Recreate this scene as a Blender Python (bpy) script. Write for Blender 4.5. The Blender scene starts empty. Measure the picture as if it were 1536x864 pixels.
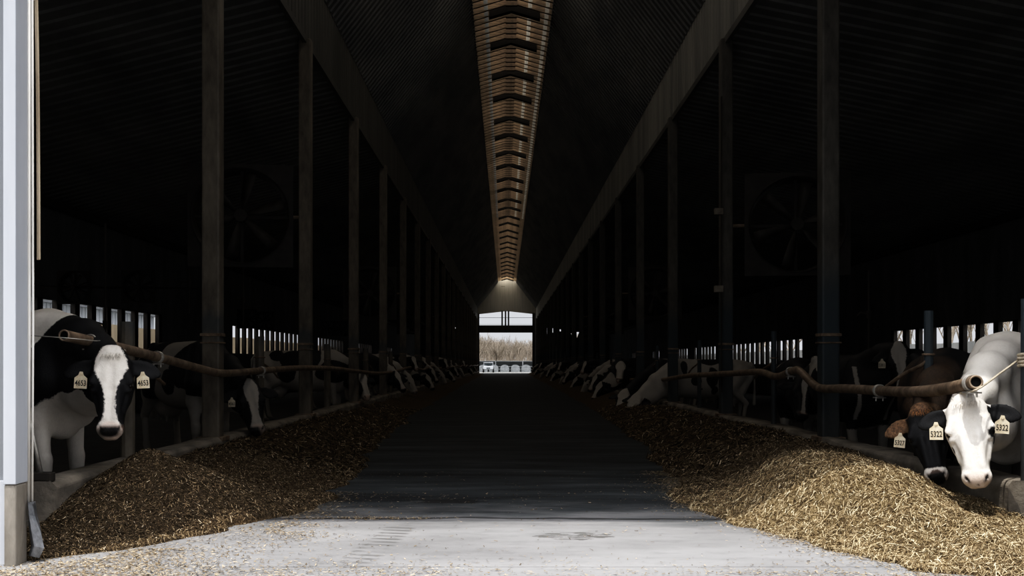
import bpy, bmesh, math, random
import numpy as np
import openvdb
from mathutils import Vector, Matrix
random.seed(7)
rng = np.random.default_rng(11)
SC = bpy.context.scene
COL = SC.collection
F = 1536.0; VPX = 758.0; VPY = 546.0; CH = 1.0     # focal length in pixels, vanishing point, eye height

def P(px, py, D):
    return Vector(((px - VPX) / F * D, D, CH - (py - VPY) / F * D))

# ------------------------------------------------------------------ materials
def mat(name):
    m = bpy.data.materials.new(name); m.use_nodes = True
    nt = m.node_tree; b = nt.nodes['Principled BSDF']
    return m, nt, b
def nd(nt, typ, **kw):
    n = nt.nodes.new(typ)
    for k, v in kw.items():
        if k.startswith('i_'):
            n.inputs[k[2:].replace('_', ' ')].default_value = v
        else:
            setattr(n, k, v)
    return n
def ramp(nt, stops, src=None):
    r = nt.nodes.new('ShaderNodeValToRGB'); e = r.color_ramp.elements
    while len(e) < len(stops): e.new(0.5)
    for k, (p, c) in enumerate(stops):
        e[k].position = p; e[k].color = (*c, 1) if len(c) == 3 else c
    if src is not None: nt.links.new(src, r.inputs[0])
    return r
def noise(nt, scale, detail=4, rough=0.55, vec=None):
    n = nt.nodes.new('ShaderNodeTexNoise'); n.inputs['Scale'].default_value = scale
    n.inputs['Detail'].default_value = detail; n.inputs['Roughness'].default_value = rough
    if vec is not None: nt.links.new(vec, n.inputs['Vector'])
    return n
def bump(nt, b, src, strength=0.3, dist=0.01):
    n = nt.nodes.new('ShaderNodeBump'); n.inputs['Strength'].default_value = strength
    n.inputs['Distance'].default_value = dist
    nt.links.new(src, n.inputs['Height']); nt.links.new(n.outputs[0], b.inputs['Normal'])
def objvec(nt, scale=(1, 1, 1)):
    tc = nt.nodes.new('ShaderNodeTexCoord'); mp = nt.nodes.new('ShaderNodeMapping')
    mp.inputs['Scale'].default_value = scale
    nt.links.new(tc.outputs['Object'], mp.inputs[0]); return mp.outputs[0]
def math_n(nt, op, a, b=None, clamp=False):
    n = nt.nodes.new('ShaderNodeMath'); n.operation = op; n.use_clamp = clamp
    for k, v in enumerate((a, b)):
        if v is None: continue
        if isinstance(v, (int, float)): n.inputs[k].default_value = v
        else: nt.links.new(v, n.inputs[k])
    return n.outputs[0]
def mixc(nt, fac, a, b, typ='MIX'):
    n = nt.nodes.new('ShaderNodeMix'); n.data_type = 'RGBA'; n.blend_type = typ
    for k, v in ((0, fac), (6, a), (7, b)):
        if isinstance(v, (int, float)): n.inputs[k].default_value = v
        elif isinstance(v, tuple): n.inputs[k].default_value = (*v, 1)
        else: nt.links.new(v, n.inputs[k])
    return n.outputs[2]
def noisy(name, c1, c2, scale=5, rough=0.8, stretch=(1, 1, 1), bmp=0.2, metal=0.0, lo=0.35, hi=0.65, spec=0.3):
    m, nt, b = mat(name)
    v = objvec(nt, stretch); n = noise(nt, scale, 6, 0.6, v)
    r = ramp(nt, [(lo, c1), (hi, c2)], n.outputs[0])
    nt.links.new(r.outputs[0], b.inputs['Base Color'])
    b.inputs['Roughness'].default_value = rough; b.inputs['Metallic'].default_value = metal
    b.inputs['Specular IOR Level'].default_value = spec
    if bmp: bump(nt, b, noise(nt, scale * 6, 4, 0.6, v).outputs[0], bmp, 0.01)
    return m

M = {}
M['ceil'] = noisy('ribbed_ceiling', (.10, .104, .106), (.19, .19, .18), 1.2, .6, (1, .3, 1), 0.05)
M['ceil_side'] = noisy('low_ceiling', (.09, .09, .088), (.17, .17, .162), 1.2, .8, (1, .3, 1), 0.05, spec=.1)
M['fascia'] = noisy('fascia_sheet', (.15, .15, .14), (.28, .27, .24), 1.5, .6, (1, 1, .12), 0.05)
M['fascia_shaded'] = noisy('fascia_shaded', (.045, .045, .04), (.085, .082, .072), 1.5, .6, (1, 1, .12), 0.05)  # fascia colour darkened to paint the weaker light on one side
M['fascia_trim'] = noisy('fascia_trim', (.09, .088, .08), (.14, .135, .12), 2, .6)
M['curb'] = noisy('curb_concrete', (.12, .105, .088), (.32, .285, .235), 4, .9, (1, .6, 1), 0.6)
M['pillar'] = noisy('pillar_concrete', (.16, .145, .125), (.30, .275, .24), 5, .9, (1, 1, .4), 0.6)
M['white_metal'] = noisy('white_sheet', (.42, .44, .48), (.50, .52, .56), 3, .45, (1, 1, .2), 0.02)
M['grey_metal'] = noisy('grey_sheet', (.17, .18, .195), (.23, .24, .25), 3, .5, (1, 1, .2), 0.02)
M['tan'] = noisy('weathered_board', (.42, .34, .24), (.60, .51, .38), 4, .8, (6, 6, .5), 0.2)
M['pvc'] = noisy('white_plastic', (.75, .73, .69), (.86, .84, .80), 6, .4, (1, 1, .4), 0)
M['dark_tin'] = noisy('crumpled_tin', (.06, .065, .07), (.35, .36, .38), 12, .4, (1, 1, .5), 0.3, .5)
M['post'] = noisy('post_paint', (.055, .055, .052), (.15, .145, .13), 5, .7, (1, 1, .25), 0.25)
M['rail'] = noisy('rusty_rail', (.09, .06, .04), (.42, .32, .23), 9, .5, (1, 1, 1), 0.35, .3, .3, .7)
M['rail_end'] = noisy('worn_rail', (.16, .11, .075), (.42, .34, .26), 9, .5, (1, 1, 1), 0.35, .3, .3, .7)
M['clamp'] = noisy('zinc_clamp', (.35, .33, .30), (.60, .58, .54), 14, .4, (1, 1, 1), 0.1, .6)
M['black'] = noisy('black_hole', (.004, .004, .004), (.008, .008, .008), 9, .9, bmp=0)
M['fan'] = noisy('fan_steel', (.02, .018, .016), (.045, .04, .036), 5, .6, (1, 1, 1), 0.1, .3)
M['fan_blade'] = noisy('fan_blade', (.018, .016, .014), (.04, .036, .03), 6, .6)
M['rope'] = noisy('rope', (.35, .30, .22), (.6, .53, .42), 40, .9, bmp=0.4)
M['stud'] = noisy('dark_stud', (.02, .018, .016), (.05, .042, .035), 5, .8, (1, 1, .3), 0.1)
M['wall'] = noisy('side_wall', (.13, .135, .14), (.24, .245, .25), 2, .8, (1, 1, .3), 0.1)
M['cow_floor'] = noisy('cow_alley', (.02, .018, .015), (.05, .045, .038), 3, .7)
M['wood'] = noisy('rafter_wood', (.16, .12, .08), (.36, .28, .195), 7, .8, (.6, 6, 6), 0.2)
M['wood_dark'] = noisy('rafter_dark', (.008, .007, .006), (.02, .017, .014), 7, .9, (.6, 6, 6), 0)
M['wood_mid'] = noisy('ridge_block', (.08, .06, .04), (.22, .165, .115), 9, .8)
M['plate'] = noisy('grey_plate', (.16, .18, .19), (.28, .30, .31), 7, .8)
M['block'] = noisy('pale_plate', (.45, .46, .44), (.68, .68, .64), 7, .8)
M['gable'] = noisy('gable_sheet', (.26, .25, .22), (.34, .32, .28), 1.5, .7, (5, 1, .3), 0.1)
M['bark'] = noisy('bark', (.19, .16, .125), (.32, .28, .23), 9, .9, bmp=0)
M['brush'] = noisy('brush', (.20, .17, .14), (.32, .27, .21), 9, .9, bmp=0)
M['shed'] = noisy('shed_metal', (.16, .17, .175), (.26, .27, .28), 2, .5)
M['shed_dark'] = noisy('shed_inside', (.35, .38, .39), (.5, .53, .54), 2, .8)
M['field'] = noisy('field', (.14, .14, .13), (.22, .22, .21), .4, .95)
M['siding'] = noisy('pale_siding', (.42, .44, .47), (.55, .57, .6), 2, .6, (1, 6, .2), 0.1)
M['vehicle'] = noisy('vehicle_white', (.33, .34, .36), (.40, .42, .44), 2, .4)
M['tire'] = noisy('tire_rubber', (.015, .015, .015), (.03, .03, .03), 8, .9)
M['glass'] = noisy('dark_glass', (.03, .04, .045), (.05, .06, .065), 2, .1, bmp=0)
M['tag'] = noisy('tag_plastic', (.62, .52, .36), (.82, .74, .58), 30, .5, bmp=0)
M['ink'] = noisy('ink', (.01, .01, .01), (.02, .02, .02), 30, .6, bmp=0)
m, nt, b = mat('eye_dark'); b.inputs['Base Color'].default_value = (.01, .008, .007, 1); b.inputs['Roughness'].default_value = .08; M['eye'] = m

def curtain_mat(name, col, t):
    m, nt, b = mat(name)
    tr = nd(nt, 'ShaderNodeBsdfTranslucent'); df = nd(nt, 'ShaderNodeBsdfDiffuse'); mx = nd(nt, 'ShaderNodeMixShader')
    v = objvec(nt, (1, 1, .2)); n = noise(nt, 3, 5, .6, v)
    r = ramp(nt, [(.3, tuple(c * .7 for c in col)), (.7, col)], n.outputs[0])
    for s in (tr, df): nt.links.new(r.outputs[0], s.inputs[0])
    mx.inputs[0].default_value = t
    nt.links.new(df.outputs[0], mx.inputs[1]); nt.links.new(tr.outputs[0], mx.inputs[2])
    nt.links.new(mx.outputs[0], nt.nodes['Material Output'].inputs[0]); return m
M['curtain_tan'] = curtain_mat('curtain_tan', (.62, .52, .38), .6)
M['curtain_grey'] = curtain_mat('curtain_grey', (.62, .62, .60), .6)

def glow(name, col, st, sc=.9):
    m, nt, b = mat(name)
    em = nd(nt, 'ShaderNodeEmission'); v = objvec(nt, (1, 1, 1)); n = noise(nt, sc, 3, .5, v)
    r = ramp(nt, [(.35, tuple(c * .5 for c in col)), (.65, col)], n.outputs[0])
    nt.links.new(r.outputs[0], em.inputs[0]); em.inputs[1].default_value = st
    nt.links.new(em.outputs[0], nt.nodes['Material Output'].inputs[0]); return m
M['skylight'] = glow('skylight_panel', (1.0, .90, .78), 2.1)
M['skylight_end'] = glow('skylight_end_panel', (1.0, .93, .82), 7.0)

# alley slab: pale scraped concrete by the door, shade further in painted as darker tones
m, nt, b = mat('alley_concrete'); M['floor'] = m
v = objvec(nt); sep = nd(nt, 'ShaderNodeSeparateXYZ'); nt.links.new(v, sep.inputs[0]); X, Y = sep.outputs[0], sep.outputs[1]
n1 = noise(nt, 1.1, 8, .62, objvec(nt, (.55, 1.4, 1))); n2 = noise(nt, 9, 6, .7, objvec(nt, (.5, 1.3, 1))); n3 = noise(nt, 70, 3, .6, v)
base = ramp(nt, [(.3, (.165, .164, .164)), (.5, (.215, .213, .213)), (.7, (.26, .258, .258))], n1.outputs[0]).outputs[0]
base = mixc(nt, math_n(nt, 'MULTIPLY', ramp(nt, [(.50, (0, 0, 0)), (.8, (1, 1, 1))], n2.outputs[0]).outputs[0], .45), base, (.095, .095, .097))
base = mixc(nt, math_n(nt, 'MULTIPLY', ramp(nt, [(.60, (0, 0, 0)), (.75, (1, 1, 1))], n3.outputs[0]).outputs[0], .3), base, (.30, .285, .26))
# shade beyond the door, painted as a darker mottled slab tone
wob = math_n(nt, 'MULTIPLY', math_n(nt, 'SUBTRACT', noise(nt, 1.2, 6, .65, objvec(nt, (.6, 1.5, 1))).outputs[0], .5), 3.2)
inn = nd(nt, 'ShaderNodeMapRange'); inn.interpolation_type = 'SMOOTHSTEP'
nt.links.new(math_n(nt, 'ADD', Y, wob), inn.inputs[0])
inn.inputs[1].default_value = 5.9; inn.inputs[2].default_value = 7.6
shade_tone = ramp(nt, [(.35, (.011, .013, .015)), (.55, (.036, .042, .046)), (.7, (.075, .085, .092))], noise(nt, 1.6, 7, .65, objvec(nt, (.35, 1.6, 1))).outputs[0]).outputs[0]
base = mixc(nt, inn.outputs[0], base, shade_tone)
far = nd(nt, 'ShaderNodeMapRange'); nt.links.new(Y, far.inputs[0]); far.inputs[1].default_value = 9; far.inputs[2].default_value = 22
base = mixc(nt, math_n(nt, 'MULTIPLY', far.outputs[0], .5), base, (.035, .033, .03))  # painted shade deepens with distance from the door
def band(x, c, w):   # soft 1 inside |x-c|<w
    d = math_n(nt, 'ABSOLUTE', math_n(nt, 'SUBTRACT', x, c))
    mr = nd(nt, 'ShaderNodeMapRange'); nt.links.new(d, mr.inputs[0]); mr.inputs[1].default_value = w; mr.inputs[2].default_value = w * .7
    return mr.outputs[0]
sx = math_n(nt, 'SUBTRACT', X, math_n(nt, 'MULTIPLY', math_n(nt, 'SUBTRACT', Y, 5.7), .10))
lug = math_n(nt, 'GREATER_THAN', math_n(nt, 'SINE', math_n(nt, 'ADD', math_n(nt, 'MULTIPLY', Y, 62), math_n(nt, 'MULTIPLY', X, 14))), .1)
brk = ramp(nt, [(.40, (0, 0, 0)), (.56, (1, 1, 1))], noise(nt, 4, 4, .6, v).outputs[0]).outputs[0]
tr_ = math_n(nt, 'MULTIPLY', math_n(nt, 'MULTIPLY', band(sx, -.70, .11), band(Y, 5.75, .75)), math_n(nt, 'MULTIPLY', lug, brk))
base = mixc(nt, math_n(nt, 'MULTIPLY', tr_, .8), base, (.10, .098, .095))
d1 = nd(nt, 'ShaderNodeVectorMath', operation='DISTANCE')
sm = noise(nt, 6, 6, .7, objvec(nt, (.6, 1.8, 1)))
vv = nd(nt, 'ShaderNodeCombineXYZ'); nt.links.new(math_n(nt, 'MULTIPLY', X, 1.0), vv.inputs[0]); nt.links.new(math_n(nt, 'MULTIPLY', Y, 2.2), vv.inputs[1])
nt.links.new(vv.outputs[0], d1.inputs[0]); d1.inputs[1].default_value = (.40, 5.95 * 2.2, 0)
sp = math_n(nt, 'GREATER_THAN', math_n(nt, 'SUBTRACT', math_n(nt, 'ADD', .20, math_n(nt, 'MULTIPLY', sm.outputs[0], .45)), d1.outputs['Value']), .18)
base = mixc(nt, math_n(nt, 'MULTIPLY', math_n(nt, 'MULTIPLY', sp, math_n(nt, 'GREATER_THAN', noise(nt, 14, 3, .6, objvec(nt, (.5, 1.5, 1))).outputs[0], .48)), .85), base, (.09, .087, .083))
d2 = nd(nt, 'ShaderNodeVectorMath', operation='DISTANCE'); nt.links.new(vv.outputs[0], d2.inputs[0]); d2.inputs[1].default_value = (-.39, 7.45 * 2.2, 0)
sp2 = math_n(nt, 'GREATER_THAN', math_n(nt, 'SUBTRACT', math_n(nt, 'ADD', .0, math_n(nt, 'MULTIPLY', sm.outputs[0], .5)), d2.outputs['Value']), .0)
base = mixc(nt, math_n(nt, 'MULTIPLY', sp2, .8), base, (.008, .008, .008))
# slab joint just inside the door
jw = math_n(nt, 'ADD', Y, math_n(nt, 'MULTIPLY', math_n(nt, 'SUBTRACT', noise(nt, 1.3, 3, .5, v).outputs[0], .5), .25))
base = mixc(nt, math_n(nt, 'MULTIPLY', band(jw, 6.62, .035), .75), base, (.02, .02, .02))
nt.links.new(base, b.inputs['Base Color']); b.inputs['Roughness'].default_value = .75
b.inputs['Specular IOR Level'].default_value = .25
bump(nt, b, n2.outputs[0], .25, .01)

# feed
def feed_mat(name, stops, scale=60):
    m, nt, b = mat(name)
    n = noise(nt, scale, 5, .75, objvec(nt)); r = ramp(nt, stops, n.outputs[0])
    nt.links.new(r.outputs[0], b.inputs['Base Color']); b.inputs['Roughness'].default_value = .95
    b.inputs['Specular IOR Level'].default_value = .1
    bump(nt, b, noise(nt, scale, 4, .7, objvec(nt)).outputs[0], .9, .02); return m
M['feed_gold'] = feed_mat('feed_gold', [(.35, (.05, .035, .018)), (.5, (.16, .12, .065)), (.65, (.34, .26, .15))])
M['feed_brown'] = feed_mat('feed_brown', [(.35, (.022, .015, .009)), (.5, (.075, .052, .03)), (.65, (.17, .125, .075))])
def straw_mat(name, stops):
    m, nt, b = mat(name); g = nd(nt, 'ShaderNodeNewGeometry')
    r = ramp(nt, stops, g.outputs['Random Per Island']); nt.links.new(r.outputs[0], b.inputs['Base Color'])
    b.inputs['Roughness'].default_value = .8; b.inputs['Specular IOR Level'].default_value = .2; return m
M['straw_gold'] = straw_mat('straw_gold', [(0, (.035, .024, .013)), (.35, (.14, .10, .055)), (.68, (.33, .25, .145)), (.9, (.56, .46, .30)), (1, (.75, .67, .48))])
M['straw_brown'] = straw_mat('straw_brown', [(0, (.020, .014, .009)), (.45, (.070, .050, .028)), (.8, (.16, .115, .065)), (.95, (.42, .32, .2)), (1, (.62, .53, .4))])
M['straw_litter'] = straw_mat('straw_litter', [(0, (.05, .035, .02)), (.5, (.20, .15, .09)), (1, (.48, .40, .29))])

# hide
def hide_mat(name, white=(.80, .76, .70), black=(.010, .010, .011), brown=(.26, .155, .085)):
    m, nt, b = mat(name)
    def at(nm):
        a = nd(nt, 'ShaderNodeAttribute'); a.attribute_name = nm; return a.outputs['Fac']
    v = objvec(nt); fine = noise(nt, 55, 4, .7, v); big = noise(nt, 3.0, 4, .6, v); hair = noise(nt, 260, 2, .5, objvec(nt, (1, 1, .25)))
    w = math_n(nt, 'ADD', at('white'), math_n(nt, 'MULTIPLY', math_n(nt, 'SUBTRACT', fine.outputs[0], .5), .035))
    mr = nd(nt, 'ShaderNodeMapRange'); nt.links.new(w, mr.inputs[0]); mr.inputs[1].default_value = -.005; mr.inputs[2].default_value = .005
    wc = ramp(nt, [(.3, tuple(c * .80 for c in white)), (.65, white)], big.outputs[0]).outputs[0]
    wc = mixc(nt, math_n(nt, 'MULTIPLY', ramp(nt, [(.45, (0, 0, 0)), (.7, (1, 1, 1))], fine.outputs[0]).outputs[0], .18), wc, (.50, .44, .36))
    dk = mixc(nt, at('brown'), black, ramp(nt, [(.35, tuple(c * .30 for c in brown)), (.65, brown)], fine.outputs[0]).outputs[0])
    c = mixc(nt, mr.outputs[0], dk, wc)
    c = mixc(nt, at('grime'), c, (.16, .12, .08))
    c = mixc(nt, at('pink'), c, (.52, .33, .24))
    c = mixc(nt, at('nose'), c, (.012, .011, .011))
    nt.links.new(c, b.inputs['Base Color'])
    ro = mixc(nt, at('nose'), (.62, .62, .62), (.35, .35, .35)); nt.links.new(ro, b.inputs['Roughness'])
    b.inputs['Specular IOR Level'].default_value = .25
    bump(nt, b, math_n(nt, 'ADD', fine.outputs[0], hair.outputs[0]), .35, .006)
    return m
M['hide'] = hide_mat('hide')
M['hide_shaded'] = hide_mat('hide_shaded', (.42, .39, .35))  # coat white lowered as painted shade for cows deeper in
M['hide_brightened'] = hide_mat('hide_brightened', (.92, .87, .80))  # coat white raised in place of more light on the jamb-side cow
M['hide_grey'] = hide_mat('hide_grey', (.33, .30, .26), (.06, .05, .042))

# ------------------------------------------------------------------ object helpers
def tag(o, label=None, category=None, group=None, kind=None):
    for k, v in (('label', label), ("category", category), ('group', group), ('kind', kind)):
        if v: o[k] = v
    return o
def empty(name, loc=(0, 0, 0), rz=0, **kw):
    o = bpy.data.objects.new(name, None); COL.objects.link(o); o.location = loc; o.rotation_euler = (0, 0, rz)
    o.empty_display_size = .1
    return tag(o, **kw)
def link(name, me, mats, parent=None, smooth=False, **kw):
    if not isinstance(mats, (list, tuple)): mats = [mats]
    for x in mats: me.materials.append(x)
    if smooth and len(me.polygons): me.polygons.foreach_set('use_smooth', [True] * len(me.polygons))
    o = bpy.data.objects.new(name, me); COL.objects.link(o)
    if parent: o.parent = parent
    return tag(o, **kw)
class MB:
    def __init__(s): s.v = []; s.f = []; s.mi = []
    def add(s, v, f, mi=0):
        n = len(s.v); s.v += [tuple(x) for x in v]; s.f += [tuple(n + i for i in q) for q in f]; s.mi += [mi] * len(f); return s
    def box(s, a, b, mi=0):
        x0, y0, z0 = a; x1, y1, z1 = b
        return s.add([(x0, y0, z0), (x1, y0, z0), (x1, y1, z0), (x0, y1, z0), (x0, y0, z1), (x1, y0, z1), (x1, y1, z1), (x0, y1, z1)],
                     [(3, 2, 1, 0), (4, 5, 6, 7), (0, 1, 5, 4), (1, 2, 6, 5), (2, 3, 7, 6), (3, 0, 4, 7)], mi)
    def tube(s, pts, r, n=10, mi=0, cap=True, hollow=0):
        pts = [Vector(p) for p in pts]; rs = r if isinstance(r, (list, tuple)) else [r] * len(pts)
        up = None; rings = []
        for k, p in enumerate(pts):
            d = (pts[min(k + 1, len(pts) - 1)] - pts[max(k - 1, 0)]).normalized()
            if up is None: up = Vector((0, 0, 1)) if abs(d.z) < .9 else Vector((1, 0, 0))
            a = d.cross(up).normalized(); bq = a.cross(d).normalized(); up = bq
            rings.append([p + (a * math.cos(2 * math.pi * i / n) + bq * math.sin(2 * math.pi * i / n)) * rs[k] for i in range(n)])
        v = [q for rg in rings for q in rg]; f = []
        for k in range(len(pts) - 1):
            for i in range(n):
                j = (i + 1) % n; f.append((k * n + i, k * n + j, (k + 1) * n + j, (k + 1) * n + i))
        if cap: f += [tuple(reversed(range(n))), tuple(range((len(pts) - 1) * n, len(pts) * n))]
        return s.add(v, f, mi)
    def mesh(s, name='m'):
        me = bpy.data.meshes.new(name); me.from_pydata(s.v, [], s.f); me.polygons.foreach_set('material_index', s.mi); me.update(); return me
    def build(s, name, mats, parent=None, smooth=False, bevel=0, **kw):
        o = link(name, s.mesh(name), mats, parent, smooth, **kw)
        if bevel:
            md = o.modifiers.new('b', 'BEVEL'); md.width = bevel; md.segments = 2; md.limit_method = 'ANGLE'
        return o
def copy_tree(o, parent=None):
    c = o.copy(); COL.objects.link(c)
    if parent: c.parent = parent
    for ch in o.children: copy_tree(ch, c)
    return c
def torus(mb, c, axis, R, r, n=20, m=8, mi=0):
    axis = Vector(axis).normalized(); a = axis.orthogonal().normalized(); bq = axis.cross(a)
    v = []; f = []
    for i in range(n):
        t = 2 * math.pi * i / n; d = a * math.cos(t) + bq * math.sin(t)
        for j in range(m):
            q = 2 * math.pi * j / m; v.append(Vector(c) + d * (R + r * math.cos(q)) + axis * r * math.sin(q))
    for i in range(n):
        for j in range(m):
            f.append((i * m + j, ((i + 1) % n) * m + j, ((i + 1) % n) * m + (j + 1) % m, i * m + (j + 1) % m))
    mb.add(v, f, mi)

# ------------------------------------------------------------------ camera, light, world
cam = bpy.data.objects.new('camera', bpy.data.cameras.new('camera')); COL.objects.link(cam)
cam.location = (0, 0, CH); cam.rotation_euler = (math.pi / 2, 0, 0)
cam.data.lens = 36; cam.data.sensor_width = 36; cam.data.shift_x = (768 - VPX) / 1536; cam.data.shift_y = (VPY - 432) / 1536
cam.data.clip_end = 600
SC.camera = cam
sun = bpy.data.lights.new('sun', 'SUN'); sun.energy = 3.5; sun.angle = math.radians(.6); sun.color = (1, .97, .92)
so = bpy.data.objects.new('sun', sun); COL.objects.link(so)
sd = Vector((.51, 1.0, -3.62)).normalized(); so.rotation_euler = sd.to_track_quat('-Z', 'Y').to_euler(); so.location = (-6, -10, 20)
w = bpy.data.worlds.new('world'); SC.world = w; w.use_nodes = True; nt = w.node_tree; bg = nt.nodes['Background']
tc = nd(nt, 'ShaderNodeTexCoord'); sp_ = nd(nt, 'ShaderNodeSeparateXYZ'); nt.links.new(tc.outputs['Generated'], sp_.inputs[0])
r = ramp(nt, [(0, (.66, .68, .72)), (.12, (.62, .635, .67)), (.6, (.57, .575, .60))], sp_.outputs[2]); up_ = nd(nt, 'ShaderNodeMapRange'); up_.interpolation_type = 'SMOOTHSTEP'; nt.links.new(sp_.outputs[2], up_.inputs[0]); up_.inputs[1].default_value = .55; up_.inputs[2].default_value = .90
fw_ = nd(nt, 'ShaderNodeMapRange'); fw_.interpolation_type = 'SMOOTHSTEP'; nt.links.new(sp_.outputs[1], fw_.inputs[0]); fw_.inputs[1].default_value = .1; fw_.inputs[2].default_value = -.35
k_ = math_n(nt, 'ADD', 1.0, math_n(nt, 'MULTIPLY', math_n(nt, 'MULTIPLY', up_.outputs[0], fw_.outputs[0]), 14.0))
nt.links.new(mixc(nt, 1.0, r.outputs[0], k_, 'MULTIPLY'), bg.inputs[0])
bg.inputs[1].default_value = .95
SC.view_settings.view_transform = 'Standard'
SC.view_settings.look = 'None'
SC.view_settings.exposure = 0.0
SC.view_settings.use_curve_mapping = True
cm = SC.view_settings.curve_mapping; c = cm.curves[3]
for x_, y_ in ((.02, .010), (.07, .044), (.16, .138), (.35, .37), (.62, .69)): c.points.new(x_, y_)
cm.update()
SC.cycles.use_denoising = True
SC.cycles.max_bounces = 6; SC.cycles.diffuse_bounces = 4; SC.cycles.glossy_bounces = 2
SC.cycles.sample_clamp_indirect = 4

# ------------------------------------------------------------------ room constants
CX = .15; XL, XR = -2.87, 3.17; WL, WR = -8.9, 10.7; YF, YB = 5.05, 106.0; FZ0, FZ1 = 5.69, 6.77
S = 4.67; POSTS = [10.05 + S * k for k in range(21)]; ZL, ZR = -.12, -.25
def ribbed(name, A, B, y0, y1, step, depth, m, **kw):
    """corrugated sheet between the two long edges A, B (x, z), ribs across the edges"""
    A, B = Vector((A[0], 0, A[1])), Vector((B[0], 0, B[1])); d = (B - A).normalized(); nrm = Vector((d.z, 0, -d.x))
    ys = []; off = []
    y = y0
    while y < y1:
        for dy, o in ((0, 0), (step * .72, 0), (step * .78, 1), (step * .94, 1)): ys.append(y + dy); off.append(o)
        y += step
    mb = MB(); v = []; f = []
    for y, o in zip(ys, off):
        for q in (A, B): p = q + nrm * (depth * o); v.append((p.x, y, p.z))
    for i in range(len(ys) - 1): f.append((2 * i, 2 * i + 1, 2 * i + 3, 2 * i + 2))
    mb.add(v, f); return mb.build(name, m, **kw)
st = dict(kind='structure')
# floors
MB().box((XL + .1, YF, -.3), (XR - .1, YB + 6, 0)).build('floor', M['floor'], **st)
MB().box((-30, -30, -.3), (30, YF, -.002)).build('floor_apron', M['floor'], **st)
MB().box((WL, YF, ZL - .2), (XL - .1, YB, ZL)).build('floor_left', M['cow_floor'], **st)
MB().box((XR + .1, YF, ZR - .2), (WR, YB, ZR)).build('floor_right', M['cow_floor'], **st)
MB().box((-250, YB + 6, -.3), (250, 420, -.02)).build('ground_far', M['field'], **st)
MB().box((WL - 60, -30, -.6), (WL - .02, YB + 6, -.05)).build('ground_left', M['field'], **st)
MB().box((WR + .02, -30, -.6), (WR + 60, YB + 6, -.05)).build('ground_right', M['field'], **st)
# curbs
def curb(name, x0, x1, y0):
    v = []; f = []; ys = [y0 + .6 * k for k in range(int((YB - y0) / .6))]
    prof = [(x0, -.3), (x0, .255), (x0 + .03, .285), (x1 - .03, .285), (x1, .255), (x1, -.3)]
    for k, y in enumerate(ys):
        for (x, z) in prof: v.append((x + random.uniform(-.007, .007), y, z + (random.uniform(-.012, .012) if z > 0 else 0)))
    n = len(prof)
    for k in range(len(ys) - 1):
        for i in range(n - 1): f.append((k * n + i, k * n + i + 1, (k + 1) * n + i + 1, (k + 1) * n + i))
    f.append(tuple(range(n)))
    return MB().add(v, f)
curb('c', XL - .14, XL + .12, 6.25).build('concrete_curb', M['curb'], bevel=.012, label='low concrete feed curb in front of the cow with tags 4653', category='curb')
curb('c', XR - .12, XR + .14, 6.2).build('concrete_curb', M['curb'], bevel=.012, label='low concrete feed curb under the white-faced cow tagged 5322', category='curb')
# ceilings
ribbed('ceiling_left', (XL, FZ1), (CX - .93, 9.46), YF, YB, .23, .03, M['ceil'], **st)
ribbed('ceiling_right', (CX + .98, 9.46), (XR, FZ1), YF, YB, .23, .03, M['ceil'], **st)
ribbed('ceiling_low_left', (WL - .4, 4.12), (XL - .02, FZ0 + .02), YF, YB, .3, .03, M['ceil_side'], **st)
ribbed('ceiling_low_right', (XR + .02, FZ0 + .02), (WR + .4, 4.12), YF, YB, .3, .03, M['ceil_side'], **st)
for nm, x, s in (('left', XL, 1), ('right', XR, -1)):
    o = ribbed('wall_fascia_' + nm, (x, FZ0), (x, FZ1) , YF, YB, .23, -.025 * s * 1, M['fascia_shaded' if s > 0 else 'fascia'], **st)
    MB().box((x - .03, YF, FZ0 - .10), (x + .03, YB, FZ0)).build('trim_fascia_' + nm, M['fascia_shaded'], **st)
    MB().box((x - .16, YF, FZ0 - .14), (x + .10 if s < 0 else x - .02, YB, FZ0 - .02)).build('beam', M['stud'], **st) if False else None
# outer roof skin keeps the sky out
MB().add([(WL - .8, YF, 4.6), (CX - 1.0, YF, 9.9), (CX - 1.0, YB, 9.9), (WL - .8, YB, 4.6)], [(0, 1, 2, 3)]).build('roof_left', M['grey_metal'], **st)
MB().add([(WR + .8, YF, 4.6), (CX + 1.05, YF, 9.9), (CX + 1.05, YB, 9.9), (WR + .8, YB, 4.6)], [(3, 2, 1, 0)]).build('roof_right', M['grey_metal'], **st)
# ridge slot: side cheeks + skylight cap
for nm, x in (('left', CX - .95), ('right', CX + 1.0)):
    MB().box((x - .02, YF, 9.42), (x + .02, YB, 9.92)).build('trim_ridge_' + nm, M['stud'], **st)
def cap(y0, y1, m, nm):
    MB().add([(CX - 1.0, y0, 9.9), (CX + .03, y0, 10.25), (CX + 1.05, y0, 9.9), (CX - 1.0, y1, 9.9), (CX + .03, y1, 10.25), (CX + 1.05, y1, 9.9)],
             [(0, 1, 4, 3), (1, 2, 5, 4)]).build(nm, m, **st)
cap(YF, YB - 5.5, M['skylight'], 'window_1')
cap(YB - 5.5, YB, M['skylight_end'], 'window_2')
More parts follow.
